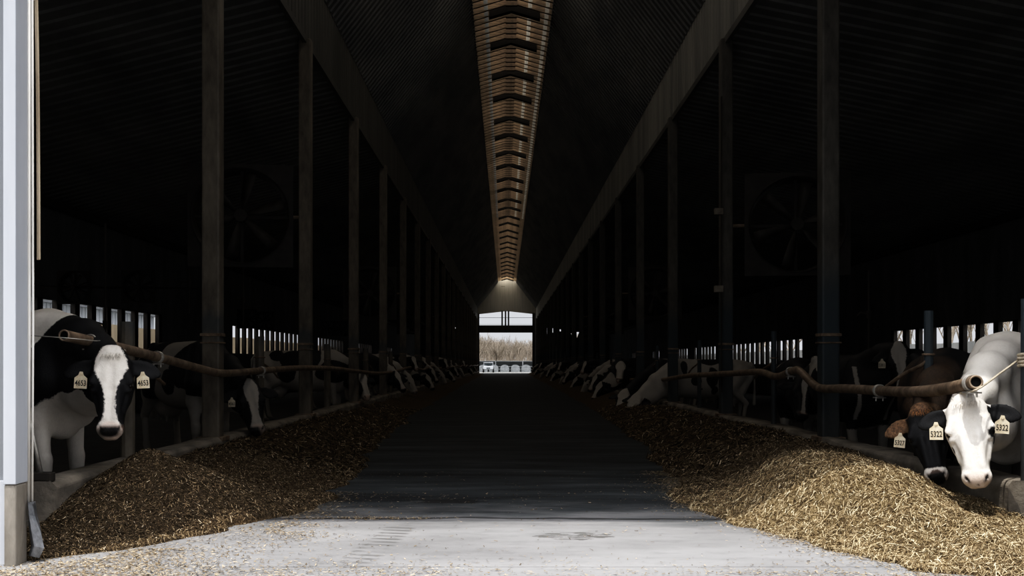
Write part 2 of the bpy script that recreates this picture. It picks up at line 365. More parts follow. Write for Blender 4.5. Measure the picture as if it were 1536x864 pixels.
# rafters
def rafter_mesh(mi):
    mb = MB(); t = .04
    for s, x1 in ((-1, -.93), (1, .97)):
        x0 = .0; z0 = 9.72; z1 = 9.44; h = .27
        v = []
        for y in (-t, t):
            v += [(x0, y, z0), (x1, y, z1), (x1, y, z1 + h), (x0, y, z0 + h)]
        mb.add(v, [(0, 1, 2, 3), (7, 6, 5, 4), (0, 4, 5, 1), (1, 5, 6, 2), (2, 6, 7, 3), (3, 7, 4, 0)], mi)
    return mb
raf = rafter_mesh(0).build('ridge_rafter', [M['wood'], M['wood_dark']], label='pale brown chevron rafter in the lit ridge slot', category='rafter', group='chevron rafters along the ridge slot')
rad = MB()
for s, x1 in ((-1, -.55), (1, .70)):
    z1 = 9.68 - abs(x1) / .95 * .28; v = []
    for y in (-.10, .10): v += [(0, y, 9.66), (x1, y, z1 - .02), (x1, y, z1 + .25), (0, y, 9.98)]
    rad.add(v, [(0, 1, 2, 3), (7, 6, 5, 4), (0, 4, 5, 1), (1, 5, 6, 2), (2, 6, 7, 3), (3, 7, 4, 0)])
gus = rad.build('gusset', [M['wood_dark']], raf)
plates = []
for x, h_ in ((-.62, .15), (.45, .17), (.86, .17)):
    zc = 9.72 - abs(x) / .95 * .28; mb = MB().box((x - .05, -.046, zc + .01), (x + .05, -.040, zc + .01 + h_)); plates.append(mb.build('nail_plate', [M['plate'] if x < 0 else M['block']], raf))
plates.append(MB().box((-.14, -.06, 9.66), (.14, .06, 9.93)).build('ridge_block', [M['wood_mid']], raf))
raf0 = raf; y = 22.3; k = 0; gaps = 0; first = True
while y < YB - 1.2:
    o = raf0 if first else raf0.copy()
    if not first:
        COL.objects.link(o)
        if y < 60:
            for pl in plates: c = pl.copy(); COL.objects.link(c); c.parent = o
        if gaps: c = gus.copy(); COL.objects.link(c); c.parent = o
    first = False
    o.location = (CX, y, 0); k += 1; gaps = (k % 13 in (0, 7)); y += .41 + (.002 * (y - 22))
# ------------------------------------------------------------------ front wall and door jamb
JX = -2.34
mb = MB().box((WL - .6, YF + .05, 0), (-2.45, YF + .12, 6.5)); mb.build('wall_front_left', M['grey_metal'], **st)
MB().box((3.0, YF + .05, 0), (WR + .6, YF + .12, 6.5)).build('wall_front_right', M['grey_metal'], **st)
MB().box((JX - .14, YF, 5.25), (3.0, YF + .14, 8.0)).build('wall_front_header', M['grey_metal'], **st)
MB().add([(WL - .6, YF + .08, 6.5), (3.0 + 8, YF + .08, 6.5), (CX, YF + .08, 10.3)], [(0, 1, 2)]).build('wall_front_gable', M['grey_metal'], **st)
jm = MB().box((-2.478, YF, .405), (-2.415, YF + .13, 5.25)); jm.build('door_1', M['white_metal'], bevel=.004, kind='structure')
MB().box((-2.62, YF + .03, 0), (-2.478, YF + .06, .42)).build('trim_2', M['white_metal'], **st)
jb = MB().box((-2.478, YF + .006, -.05), (-2.417, YF + .13, .405)).build('concrete_pier', M['pillar'], bevel=.01, label='pitted concrete pier under the white door jamb', category='pier')
sc = MB()
for z in (1.35, 2.0, 2.9):
    sc.tube([(-2.49, YF + .03, z), (-2.49, YF + .015, z)], .006, 8)
# conduit and tan board
cd = MB().tube([(-2.43, YF + .165, .20), (-2.427, YF + .165, 1.2), (-2.43, YF + .165, 5.0)], .011, 10).build('white_conduit', M['pvc'], smooth=True, label='thin white plastic conduit running down beside the door jamb', category='conduit')
MB().tube([(-2.408, YF + .16, .20), (-2.405, YF + .165, 1.2), (-2.411, YF + .16, 5.0)], .006, 8).build('white_cable', M['pvc'], smooth=True, label='slim cable hanging along the jamb next to the conduit', category='cable')
v = []
for k in range(13):
    z = 1.53 + k * .22; x = -2.372 - .004 * k + .012 * math.sin(k * .3)
    v += [(x - .012, YF + .16, z), (x + .012, YF + .13, z), (x + .014, YF + .145, z), (x - .010, YF + .175, z)]
f = [(0, 3, 2, 1)] + [(k * 4 + i, k * 4 + (i + 1) % 4, k * 4 + 4 + (i + 1) % 4, k * 4 + 4 + i) for k in range(12) for i in range(4)]
MB().add(v, f).build('warped_board', M['tan'], label='warped tan wooden strip hanging beside the white jamb, ending above the cow', category='board')
v = []
pr = [(0, .30, .012), (.005, .24, .02), (.02, .16, .032), (.035, .08, .035), (.015, .03, .03)]
for (dx, z, w_) in pr:
    v += [(-2.398 + dx - w_, YF + .13, z), (-2.398 + dx - w_ * .2, YF + .10, z + .004), (-2.398 + dx + w_, YF + .12, z - .01), (-2.398 + dx + w_ * .3, YF + .17, z)]
f = [(k * 4 + i, k * 4 + (i + 1) % 4, k * 4 + 4 + (i + 1) % 4, k * 4 + 4 + i) for k in range(4) for i in range(4)] + [(3, 2, 1, 0), (16, 17, 18, 19)]
MB().add(v, f).build('crumpled_flashing', M['dark_tin'], label='crumpled dark tin boot at the foot of the conduit', category='flashing')
# gate remains by the near curb end
g = empty('gate_stub', (XL - .05, 6.3, .30), label='rusty plate with leaning bar on the curb end by the jamb', category='gate bracket')
MB().box((-.16, -.05, -.02), (.14, .03, .035)).build('plate', M['stud'], g, bevel=.004)
MB().tube([(.06, 0, .03), (-.03, .02, .42)], .016, 8).build('bar', M['clamp'], g, smooth=True)

# ------------------------------------------------------------------ side walls with slatted openings
def side_wall(side, xw, spans, zb, zt, z0):
    mb = MB(); a, b2 = (xw - .03, xw + .03)
    mb.box((a, YF, z0 - .2), (b2, YB, zb)); mb.box((a, YF, zt), (b2, YB, 4.25))
    y = YF
    prev = YF
    for (s0, s1) in spans:
        mb.box((a, prev, zb), (b2, s0, zt)); prev = s1
        y = s0
        while y < s1 - .4:
            mb.box((a - .02, y + .62, zb - .03), (b2 + .02, y + .85, zt + .03), 1); y += .85
    mb.box((a, prev, zb), (b2, YB, zt))
    mb.build('wall_' + side, [M['wall'], M['stud']], **st)
side_wall('left', WL, [(6.0, 26.2), (33.3, 46.0), (48.5, 56), (62, 68), (76, 80)], 1.35, 2.25, ZL)
side_wall('right', WR, [(6.2, 28.2), (36.8, 49.0), (52.0, 58), (60, 66), (71, 74), (84, 86)], 1.0, 1.9, ZR)
for nm, x, z0, z1, mm, lab in (('l', WL - .14, 1.2, 1.9, 'curtain_tan', 'tan translucent curtain low across the slatted openings behind cow 4653'),
                              ('r', WR + .14, .85, 1.52, 'curtain_grey', 'grey translucent curtain low across the slatted openings behind cow 5322')):
    v = []; f = []; n = 420
    for k in range(n):
        y = YF + k * (100 / n); dx = .02 * math.sin(k * 1.9) + random.uniform(-.01, .01)
        v += [(x + dx, y, z0), (x + dx * .5, y, z1 + .012 * math.sin(k * .35))]
    f = [(2 * k, 2 * k + 2, 2 * k + 3, 2 * k + 1) for k in range(n - 1)]
    MB().add(v, f).build('roll_curtain', M[mm], label=lab, category='curtain')
# long beams over the stalls
MB().box((WL + .1, YF, 4.0), (WL + .25, YB, 4.15)).build('trim_eave_left', M['stud'], **st)
MB().box((WR - .25, YF, 4.0), (WR - .1, YB, 4.15)).build('trim_eave_right', M['stud'], **st)

# ------------------------------------------------------------------ far end wall
mb = MB(); yb = YB
oL, oR = -2.69, 2.80
mb.box((oL - .25, yb, 0), (oL, yb + .2, 6.3)); mb.box((oR, yb, 0), (oR + .25, yb + .2, 6.3)); mb.box((oL, yb - .1, 4.25), (oR, yb + .2, 5.0))
mb.build('wall_back_frame', M['stud'], **st)
mb = MB()
for i in range(12):
    xa = oL + (oR - oL) * i / 12; xb = oL + (oR - oL) * (i + 1) / 12
    za = 6.17 + .30 * (1 - abs((xa - CX) / 2.75)); zb_ = 6.17 + .30 * (1 - abs((xb - CX) / 2.75))
    def top(x): return min(9.9, FZ1 + (1 - min(1, abs(x - CX) / 3.02)) * 4.0)
    mb.add([(xa, yb, za), (xb, yb, zb_), (xb, yb, 9.9), (xa, yb, 9.9)], [(0, 1, 2, 3)])
mb.add([(WL, yb, 6.17), (oL, yb, 6.17), (oL, yb, 9.9), (WL, yb, 9.9)], [(0, 1, 2, 3)])
mb.add([(oR, yb, 6.17), (WR, yb, 6.17), (WR, yb, 9.9), (oR, yb, 9.9)], [(0, 1, 2, 3)])
mb.build('wall_back_gable', M['gable'], **st)
mb = MB()
for x in (-.33, .02, .33): mb.box((x - .08 if x else x - .05, yb - .02, 5.0), (x + .08 if x else x + .05, yb + .05, 6.5))
for z in (5.78,): mb.box((oL, yb, z), (oR, yb + .04, z + .035))
mb.box((oL, yb, 5.1), (oR, yb + .03, 5.12)); mb.box((-.55 + .5, yb, 9.0), (-.45, yb + .04, 9.05))
mb.build('trim_transom', M['stud'], **st)
def end_side(nm, x0, x1, holes):
    mb = MB(); xs = sorted(set([x0, x1] + [h for q in holes for h in q[:2]]))
    for a, b2 in zip(xs[:-1], xs[1:]):
        hs = sorted([(q[2], q[3]) for q in holes if q[0] <= a + 1e-6 and q[1] >= b2 - 1e-6]); z = -.4
        for (h0, h1) in hs:
            mb.box((a, yb, z), (b2, yb + .1, h0)); z = h1
        mb.box((a, yb, z), (b2, yb + .1, 6.2))
    mb.build(nm, M['wall'], **st)
def H(px0, px1, py0, py1):
    a = P(px0, py1, yb); b2 = P(px1, py0, yb); return (a.x, b2.x, a.z, b2.z)
end_side('wall_back_left', WL, oL - .25, [H(645.5, 648.5, 494.5, 499), H(691.5, 693, 490, 497), H(681, 683.5, 491, 493)])
end_side('wall_back_right', oR + .25, WR, [H(812, 814, 491, 500), H(819, 820.7, 492, 501), H(828, 830, 492.5, 499), H(832.5, 833.7, 493, 497), H(838, 841.5, 494, 497), H(855, 857.5, 500, 504), H(865, 868.5, 498, 506), H(809, 810.3, 535.5, 543), H(812, 813.3, 535.5, 546), H(816, 817.3, 535.5, 547)])

# ------------------------------------------------------------------ posts
def post_at(i, x, y, right, lab):
    root = empty('steel_post', (x, y, .27), label=lab, category='post', group=None)
    mb = MB().box((-.088, -.088, 0), (.088, .088, FZ0 - .30)); mb.build('shaft', M['post'] if right is None else MP[right], root, bevel=.02)
    mb = MB().box((-.10, -.10, 1.00), (.10, .10, 1.03)); mb.box((-.10, -.10, .93), (.10, .10, .945)); mb.build('collar', M['rail'], root, bevel=.004)
    mb = MB().box((-.13, -.13, -.02), (.13, .13, .02)); mb.build('base_plate', M['rail'], root, bevel=.004)
    return root
def post_mat(name, blue):
    m, nt, b = mat(name); v = objvec(nt, (1, 1, .35)); n = noise(nt, 6, 6, .65, v)
    base = ramp(nt, [(.35, (.03, .027, .022)), (.6, (.09, .083, .07)), (.8, (.15, .135, .11))] if blue else [(.35, (.075, .062, .047)), (.6, (.18, .155, .12)), (.8, (.26, .22, .165))], n.outputs[0]).outputs[0]
    sep = nd(nt, 'ShaderNodeSeparateXYZ'); nt.links.new(objvec(nt), sep.inputs[0])
    n2 = noise(nt, 4, 5, .6, v); z = math_n(nt, 'ADD', sep.outputs[2], math_n(nt, 'MULTIPLY', n2.outputs[0], .5))
    if blue:
        k = ramp(nt, [(.0, (.3, .3, .3)), (.25, (1, 1, 1)), (.33, (.9, .9, .9)), (.42, (0, 0, 0))], math_n(nt, 'MULTIPLY', z, .2)).outputs[0]
        base = mixc(nt, k, base, (.030, .045, .055))
    else:
        k = ramp(nt, [(.22, (0, 0, 0)), (.25, (.7, .7, .7)), (.28, (.7, .7, .7)), (.31, (0, 0, 0))], math_n(nt, 'MULTIPLY', z, .2)).outputs[0]
        base = mixc(nt, k, base, (.04, .052, .06))
    nt.links.new(base, b.inputs['Base Color']); b.inputs['Roughness'].default_value = .6
    bump(nt, b, n.outputs[0], .4, .01); return m
MP = {True: post_mat('post_blue', True), False: post_mat('post_grey', False)}
ordn = ['nearest', 'second', 'third', 'fourth', 'fifth', 'sixth', 'seventh', 'eighth']
protoR = protoL = None
for i, y in enumerate(POSTS):
    for right, x in ((False, XL), (True, XR)):
        side = 'row on the golden straw side' if right else 'row on the white jamb side'
        sd_ = 'row on the golden straw side' if right else 'row on the white jamb side'
        col_ = 'blue-stained' if right else 'grey'
        lab = f'{ordn[i]} tall {col_} post from the door, {sd_}' if i < 8 else f'distant dark roof post, {sd_}'
        grp = f'roof posts in the {side}' if i < 8 else f'distant roof posts in the {side}'
        pr = protoR if right else protoL
        if pr is None:
            o = post_at(i, x, y, right, lab)
            if right: protoR = o
            else: protoL = o
        else: o = copy_tree(pr); o.location = (x, y, .27)
        o['label'] = lab; o['group'] = grp

# ------------------------------------------------------------------ neck rails
def smooth_path(pts, n=6):
    pts = [Vector(p) for p in pts]; out = []
    for k in range(len(pts) - 1):
        p0 = pts[max(k - 1, 0)]; p1 = pts[k]; p2 = pts[k + 1]; p3 = pts[min(k + 2, len(pts) - 1)]
        for j in range(n):
            t = j / n
            out.append(.5 * ((2 * p1) + (-p0 + p2) * t + (2 * p0 - 5 * p1 + 4 * p2 - p3) * t * t + (-p0 + 3 * p1 - 3 * p2 + p3) * t ** 3))
    out.append(pts[-1]); return out
def on_plane(px, py, x):       # a pixel on the vertical plane through the stall line
    D = x * F / (px - VPX); return P(px, py, D)
def rail(name, pts, r, label, rings, cat='rail'):
    root = empty(name, pts[0], label=label, category=cat); o0 = Vector(pts[0])
    sp = smooth_path([Vector(p) - o0 for p in pts], 6)
    mb = MB(); mb.tube(sp, r, 12, 0, cap=False); mb.build('rail_pipe', M['rail_end'] if 0 else M['rail'], root, smooth=True)
    d = (sp[1] - sp[0]).normalized()
    mb = MB(); torus(mb, (0, 0, 0), d, r * .86, r * .16, 20, 6); mb.build('rail_lip', M['rail_end'], root, smooth=True)
    mb = MB().tube([d * .015, d * .5], r * .84, 14); mb.build('rail_bore', M['black'], root)
    for idx in rings:
        k = min(range(len(sp)), key=lambda q: abs((sp[q] + o0).y - idx)); dd = (sp[min(k + 1, len(sp) - 1)] - sp[k - 1 if k else 0]).normalized()
        mb = MB(); torus(mb, sp[k], dd, r + .006, .006, 20, 6); torus(mb, sp[k] + dd * .035, dd, r + .006, .006, 20, 6)
        mb.box(tuple(sp[k] + Vector((-.04, -.03, -r - .022))), tuple(sp[k] + Vector((.04, .05, -r - .012))))
        for q in (-.028, .028): mb.tube([sp[k] + Vector((q, .01, -r - .01)), sp[k] + Vector((q, .01, -r - .045))], .006, 6)
        mb.build('clamp', M['clamp'], root, smooth=False)
    return root
xl = XL + .13
ptsL = [P(96, 503, 6.45), P(180, 522, 7.2), on_plane(245, 538, xl), on_plane(300, 553, xl), on_plane(335, 560, xl), on_plane(380, 557, xl),
        on_plane(450, 552, xl), on_plane(500, 553, xl), on_plane(535, 557, xl), on_plane(570, 560, xl)] + [(xl + .03 * math.sin(y), y, .86 + .05 * math.sin(y * .7)) for y in range(26, 104, 4)]
rail('neck_rail', ptsL, .037, 'rusty bent neck rail sloping down over the head of cow 4653', [6.75, 8.05, 11.5])
xr = XR - .12
ptsR = [P(1464, 573, 5.88), P(1420, 583, 6.45), P(1370, 588, 7.2), on_plane(1320, 586, xr), on_plane(1270, 583, xr), on_plane(1237, 583, xr), on_plane(1222, 578, xr),
        on_plane(1200, 557, xr), on_plane(1190, 556, xr), on_plane(1165, 565, xr), on_plane(1140, 558, xr), on_plane(1100, 560, xr), on_plane(1060, 562, xr),
        on_plane(1030, 564, xr), on_plane(980, 571, xr), on_plane(940, 569, xr), on_plane(905, 566, xr)] + [(xr + .03 * math.sin(y), y, .5 + .05 * math.sin(y * .7)) for y in range(38, 104, 5)]
rail('neck_rail', ptsR, .040, 'rusty bent neck rail ending open above the white-faced cow', [5.95, 8.3, 10.9])
# stanchions with curved braces
protoS = {}
for k in range(12):
    for right in (False, True):
        y = (7.5 if right else 8.0) + S * k
        if not right and k: y = 12.3 + S * (k - 1)
        x = (XR - .07 if right and k == 0 else XR + .02) if right else XL - .08
        sg = -1 if right else 1
        if right not in protoS:
            root = empty('stanchion', (x, y, .27))
            h = 1.39 - .27 if right else 1.33 - .27
            r_ = .033 if right else .055
            MB().tube([(0, 0, 0), (0, 0, h)], r_, 12).build('upright', MP[right], root, smooth=False)
            a = .79 if right else .80
            br = smooth_path([(0, 0, a), (sg * .03, .02, a - .06), (sg * .07, .25 * 1.2, a - .14), (sg * .08, .62, a - .24)], 5)
            MB().tube(br, .014, 8).build('brace', M['rail'], root, smooth=True)
            mb = MB(); torus(mb, (0, 0, a + .01), (0, 0, 1), r_ + .006, .008); mb.build('clamp', M['rail'], root)
            protoS[right] = root
        else:
            root = copy_tree(protoS[right]); root.location = (x, y, .27)
        side = 'rail on the golden straw side' if right else 'rail on the white jamb side'
        root['label'] = (f'{ordn[k]} short steel stanchion from the door, {side}' if k < 4 else f'distant short stanchion, {side}')
        root['category'] = 'stanchion'; root['group'] = ('stanchions' if k < 4 else 'distant stanchions') + ' of the ' + side
e = empty('stanchion', (XR + .03, 6.28, .27), label='blue steel stanchion with rope tied round it at the near curb end', category='stanchion')
MB().tube([(0, 0, 0), (0, 0, 1.13)], .036, 12).build('upright', MP[True], e)
mb = MB()
for q in range(4): torus(mb, (0, 0, .72 + q * .022), (0, .1, 1), .047, .011)
mb.build('rope_wrap', M['rope'], e, smooth=True)
MB().tube(smooth_path([(XR - .04, 6.26, 1.02), (2.93, 6.05, .95), P(1466, 584, 5.86), P(1440, 590, 6.1)], 6), .006, 6).build('tether_rope', M['rope'], smooth=True, label='pale rope stretched from the open rail end to the blue stanchion', category='rope')
MB().tube(smooth_path([P(30, 502, 6.4), P(100, 507, 6.4), P(140, 511, 6.55), P(150, 511, 6.7)], 5), .0035, 6).build('steel_wire', M['clamp'], smooth=True, label='thin wire running from the jamb to the rail over cow 4653', category='wire')

# ------------------------------------------------------------------ fans
def fan_parts(root, R, nb, depth):
    # square plate with round hole
    n = 48; mb = MB(); v = []; s = R * 1.06
    for y in (0, .02):
        for k in range(n):
            t = 2 * math.pi * k / n; c_, s_ = math.cos(t), math.sin(t); q = s / max(abs(c_), abs(s_))
            v += [(R * .98 * c_, y, R * .98 * s_), (q * c_, y, q * s_)]
    f = []
    for k in range(n):
        a, b2 = 2 * k, 2 * ((k + 1) % n)
        f += [(a, a + 1, b2 + 1, b2), (2 * n + b2, 2 * n + b2 + 1, 2 * n + a + 1, 2 * n + a), (a + 1, 2 * n + a + 1, 2 * n + b2 + 1, b2 + 1)]
    mb.add(v, f)
    mb.build('frame', M['fan'], root)
    mb = MB(); v = []
    for y, rr in ((-.02, R), (-.02, R * .98), (depth, R * .92), (depth, R * .94)):
        for k in range(n):
            t = 2 * math.pi * k / n; v.append((rr * math.cos(t), y, rr * math.sin(t)))
    f = [(q * n + k, q * n + (k + 1) % n, ((q + 1) % 4) * n + (k + 1) % n, ((q + 1) % 4) * n + k) for q in range(4) for k in range(n)]
    mb.add(v, f).build('shroud', M['fan'], root, smooth=True)
    MB().tube([(0, -.02, 0), (0, .12, 0)], R * .13, 16).build('hub', M['fan'], root)
    for b_ in range(nb):
        t0 = 2 * math.pi * b_ / nb + .3; v = []
        for (rr, w_, tw) in ((.12, .08, .5), (.4, .16, .42), (.7, .22, .35), (.9, .24, .3)):
            for sgn in (-1, 1):
                a = t0 + sgn * w_ / max(rr, .25) * .5; v.append((R * rr * math.cos(a), .05 + sgn * tw * .12 * R, R * rr * math.sin(a)))
        f = [(2 * k, 2 * k + 1, 2 * k + 3, 2 * k + 2) for k in range(3)]
        o = MB().add(v, f).build('blade', M['fan_blade'], root, smooth=True)
        md = o.modifiers.new('s', 'SOLIDIFY'); md.thickness = .006
    mb = MB().box((-.02, depth * .5, -R * .97), (.02, depth * .5 + .03, R * .97)); mb.box((-R * .97, depth * .5, -.02), (R * .97, depth * .5 + .03, .02))
    mb.build('motor_mount', M['fan'], root)
def big_fan(c, sg, label):
    root = empty('barn_fan', c, rz=math.radians(-8 * sg), label=label, category='fan')
    fan_parts(root, .70, 6, .35)
    MB().tube([(-sg * .74, .1, 0), (-sg * 1.0, .1, 0)], .025, 8).build('bracket', M['rail_end'], root)
    return root
f1 = big_fan(P(1196, 336, 14.75), 1, 'big square-framed barn fan hung high beside the second blue-stained post')
f2 = big_fan(P(361, 323, 14.75), -1, 'big square-framed barn fan hung high beside the second grey post')
for y in (28.6, 42.7, 56.7):
    for sg, x, src, side in ((1, 4.18, f1, 'blue-stained posts'), (-1, -3.78, f2, 'grey posts')):
        c = copy_tree(src); c.location = (x, y, 2.98); c['label'] = f'dark barn fan deep in the shed beside the row of {side}'; c['group'] = f'distant barn fans by the {side}'
pr = None
for (px, py, D, t) in ((110, 431, 17.8, 'small square stall fan hanging nearest the door jamb'), (207, 430, 17.8, 'small square stall fan hanging beside the one nearest the jamb'),
                    (370, 478, 30.5, 'small dark stall fan above the narrow slatted openings'), (397, 481, 33, 'small dark stall fan behind the second grey post'),
                    (492, 492, 38.5, 'small dark stall fan deep between the second and third grey posts'), (510, 493, 40, 'farthest small stall fan near the third grey post')):
    if pr is None:
        pr = root = empty('stall_fan', (0, 0, 0), category='fan'); fan_parts(root, .275, 8, .18)
    else: root = copy_tree(pr)
    root.location = P(px, py, D); root['label'] = t; root['group'] = 'small stall fans'
MB().tube([P(60, 430, 17.9), P(300, 433, 17.9)], .018, 8).build('fan_bar', M['fan'], label='thin horizontal bar carrying the small stall fans', category='bar')
# hanging drop pipes
for (px, y0, y1, D, t) in ((158, 335, 545, 12.5, 'thin drop pipe hanging beside the small stall fan nearest the jamb'), (1303, 405, 530, 12.5, 'thin drop pipe hanging above the black cow with a white blaze'),
                        (284, 375, 470, 16, 'thin drop pipe hanging beside the nearest grey post'), (365, 400, 490, 18, 'thin drop pipe hanging behind the nearest grey post')):
    a = P(px, y0, D); b2 = P(px, y1, D); o0 = b2
    root = empty('hanging_pipe', b2, label=t, category='pipe')
    MB().tube([(0, 0, 0), (0, 0, (a - b2).z)], .014, 8).build('pipe_run', M['stud'], root)
    mb = MB().tube([(0, 0, .42), (0, 0, .52)], .035, 8); mb.tube([(0, 0, .47), (-.1, 0, .50), (-.14, 0, .46)], .012, 6); mb.build('valve', M['stud'], root)
# conduit + junction boxes on the second blue post
e = empty('junction_conduit', (XR - .10, 14.55, .6), label='thin conduit with small junction boxes on the second blue-stained post', category='conduit')
MB().tube([(0, 0, 0), (0, 0, 4.2)], .012, 6).build('conduit', M['stud'], e)
for z in (1.42, 2.52):
    MB().box((-.10, -.05, z), (.02, .04, z + .09)).build('junction_box', M['curb'], e, bevel=.005)

# ------------------------------------------------------------------ feed heaps
def fnoise(x, y, seed, octs=((1.3, .5), (3.1, .3), (7.3, .18), (17, .08))):
    r = np.random.default_rng(seed); out = 0
    for fq, am in octs:
        for _ in range(5):
            a = r.uniform(0, 2 * np.pi); p = r.uniform(0, 6.28); q = fq * r.uniform(.7, 1.4)
            out = out + am * np.sin(q * (x * np.cos(a) + y * np.sin(a)) * 2.2 + p) / 2.2
    return out
def sstep(a, b, x):
    t = np.clip((x - a) / (b - a), 0, 1); return t * t * (3 - 2 * t)
def hR(x, y):
    edge = np.interp(y, [4.5, 4.95, 5.3, 5.8, 6.3, 7.0, 7.5, 8.5, 10, 13.5, 28, 106], [3.2, 1.95, 1.80, 1.62, 1.42, 1.28, 1.25, 1.42, 1.56, 1.75, 1.98, 2.2])
    n = fnoise(x, y, 3)
    e = x - edge + .10 * n
    crest = np.interp(y, [4.6, 5.2, 5.9, 6.5, 7.2, 8.0, 9.5, 12, 20, 60], [.0, .09, .23, .37, .36, .30, .28, .24, .20, .15])
    cx = np.interp(y, [5, 6.5, 8, 12, 30], [2.6, 2.15, 2.25, 2.5, 2.7])
    up = sstep(0, 1, np.clip(e / np.maximum(cx - edge, .3), 0, 1)) * .55 + .45 * np.clip(e / np.maximum(cx - edge, .3), 0, 1)
    dn = 1 - .62 * sstep(cx + .15, cx + .85, x) * np.interp(y, [5, 7.5, 9, 12], [1, 1, .4, .1])
    h = crest * up * dn
    h -= .10 * np.exp(-((x - 2.75) ** 2 / .06 + (y - 5.95) ** 2 / .10))
    h = h + np.where(e > 0, .028 * n * np.clip(e * 4, 0, 1), 0)
    return np.where(e > 0, np.maximum(h, .004), -.03)
def hL(x, y):
    edge = np.interp(y, [5.2, 5.6, 6.0, 6.5, 7.0, 7.6, 9, 12, 20, 60, 106], [-2.5, -1.95, -1.70, -1.55, -1.35, -1.25, -1.4, -1.55, -1.85, -2.0, -2.1])
    n = fnoise(x, y, 9); e = edge - x + .10 * n
    r = np.sqrt(((x + 2.42) / np.where(x < -2.42, .60, .98)) ** 2 + ((y - 6.95) / np.where(y < 6.95, 1.12, .95)) ** 2)
    mound = .42 * np.clip(1 - r, 0, 1) ** .9
    mound = np.minimum(mound, .36 + .1 * mound)
    wind = np.interp(y, [5.4, 6.2, 7.0, 7.8, 9, 14, 60], [.02, .05, .10, .16, .22, .22, .15]) * sstep(0, 1.2, e)
    h = np.maximum(mound, wind) + .12 * np.minimum(mound, wind)
    h = h + np.where(e > 0, .022 * n * np.clip(e * 3, 0, 1), 0)
    return np.where(e > 0, np.maximum(h, .004), -.03)
def heap(name, fn, x0, x1, bands, mats, straw, **kw):
    V = []; Fs = []; mi = []; nv = 0
    ys = np.concatenate([np.arange(a, b2, s) for a, b2, s in bands]); xs = np.arange(x0, x1 + .001, .022)
    XX, YY = np.meshgrid(xs, ys); Z = fn(XX, YY)
    Z = Z + np.where(Z > .01, rng.normal(0, .005, Z.shape), 0)
    V = np.stack([XX, YY, Z], -1).reshape(-1, 3); nx, ny = len(xs), len(ys)
    idx = np.arange(nx * ny).reshape(ny, nx)
    Q = np.stack([idx[:-1, :-1], idx[:-1, 1:], idx[1:, 1:], idx[1:, :-1]], -1).reshape(-1, 4)
    zz = V[:, 2][Q].max(1); Q = Q[zz > -.02]; mi0 = np.zeros(len(Q), int)
    if len(mats) > 3: mi0 = np.where(V[:, 1][Q[:, 0]] > 7.6, 3, 0)  # brown base beyond the sunlit part paints the feed's shade
    allV = [V]; allQ = [Q]; allM = [mi0]; base = len(V)
    for (cnt, ya, yb2, L0, L1, W, slot, lift) in straw:
        # rejection: keep density falling with distance
        yv = ya + (yb2 - ya) * rng.random(cnt) ** 1.5; xv = rng.uniform(x0, x1, cnt); z = fn(xv, yv)
        k = z > .0; xv, yv, z = xv[k], yv[k], z[k]; c_ = len(xv)
        a = rng.uniform(0, np.pi, c_); tl = rng.normal(0, .35, c_); L = rng.uniform(L0, L1, c_) / 2; w_ = W * rng.uniform(.6, 1.3, c_)
        eps = .02; gx = (fn(xv + eps, yv) - fn(xv - eps, yv)) / (2 * eps); gy = (fn(xv, yv + eps) - fn(xv, yv - eps)) / (2 * eps)
        gx = np.clip(gx, -1, 1); gy = np.clip(gy, -1, 1)
        dx = np.cos(a) * np.cos(tl); dy = np.sin(a) * np.cos(tl); dz = np.sin(tl) + gx * dx + gy * dy
        d = np.stack([dx, dy, dz], -1); px_ = np.stack([-np.sin(a), np.cos(a), rng.normal(0, .6, c_)], -1); px_ /= np.linalg.norm(px_, axis=1)[:, None]
        c0 = np.stack([xv, yv, z + lift + rng.random(c_) * .012], -1)
        Pn = np.stack([c0 - d * L[:, None] - px_ * w_[:, None], c0 - d * L[:, None] + px_ * w_[:, None], c0 + d * L[:, None] + px_ * w_[:, None], c0 + d * L[:, None] - px_ * w_[:, None]], 1).reshape(-1, 3)
        q = np.arange(c_ * 4).reshape(-1, 4) + base; base += c_ * 4
        allV.append(Pn); allQ.append(q); sl_ = np.full(c_, slot)
        if len(mats) > 2: sl_ = np.where(rng.random(c_) < sstep(6.6, 8.6, yv), 2, sl_)  # straw turns brown with depth to paint the shade past the sun
        allM.append(sl_)
    V = np.concatenate(allV); Q = np.concatenate(allQ); MI = np.concatenate(allM)
    me = bpy.data.meshes.new(name); me.vertices.add(len(V)); me.vertices.foreach_set('co', V.ravel().astype(np.float32))
    me.loops.add(Q.size); me.loops.foreach_set('vertex_index', Q.ravel().astype(np.int32))
    me.polygons.add(len(Q)); me.polygons.foreach_set('loop_start', np.arange(0, Q.size, 4).astype(np.int32))
    me.polygons.foreach_set('loop_total', np.full(len(Q), 4, np.int32)); me.polygons.foreach_set('material_index', MI.astype(np.int32))
    me.update(); me.validate()
    return link(name, me, mats, **kw)
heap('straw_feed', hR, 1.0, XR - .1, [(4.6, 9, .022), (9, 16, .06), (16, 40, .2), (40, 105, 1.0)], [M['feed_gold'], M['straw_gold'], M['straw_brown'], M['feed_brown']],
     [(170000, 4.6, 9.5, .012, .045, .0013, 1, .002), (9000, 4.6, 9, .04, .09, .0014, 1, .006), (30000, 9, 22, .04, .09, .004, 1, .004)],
     kind='stuff', label='golden chopped straw feed heaped along the curb below the white-faced cow', category='feed')
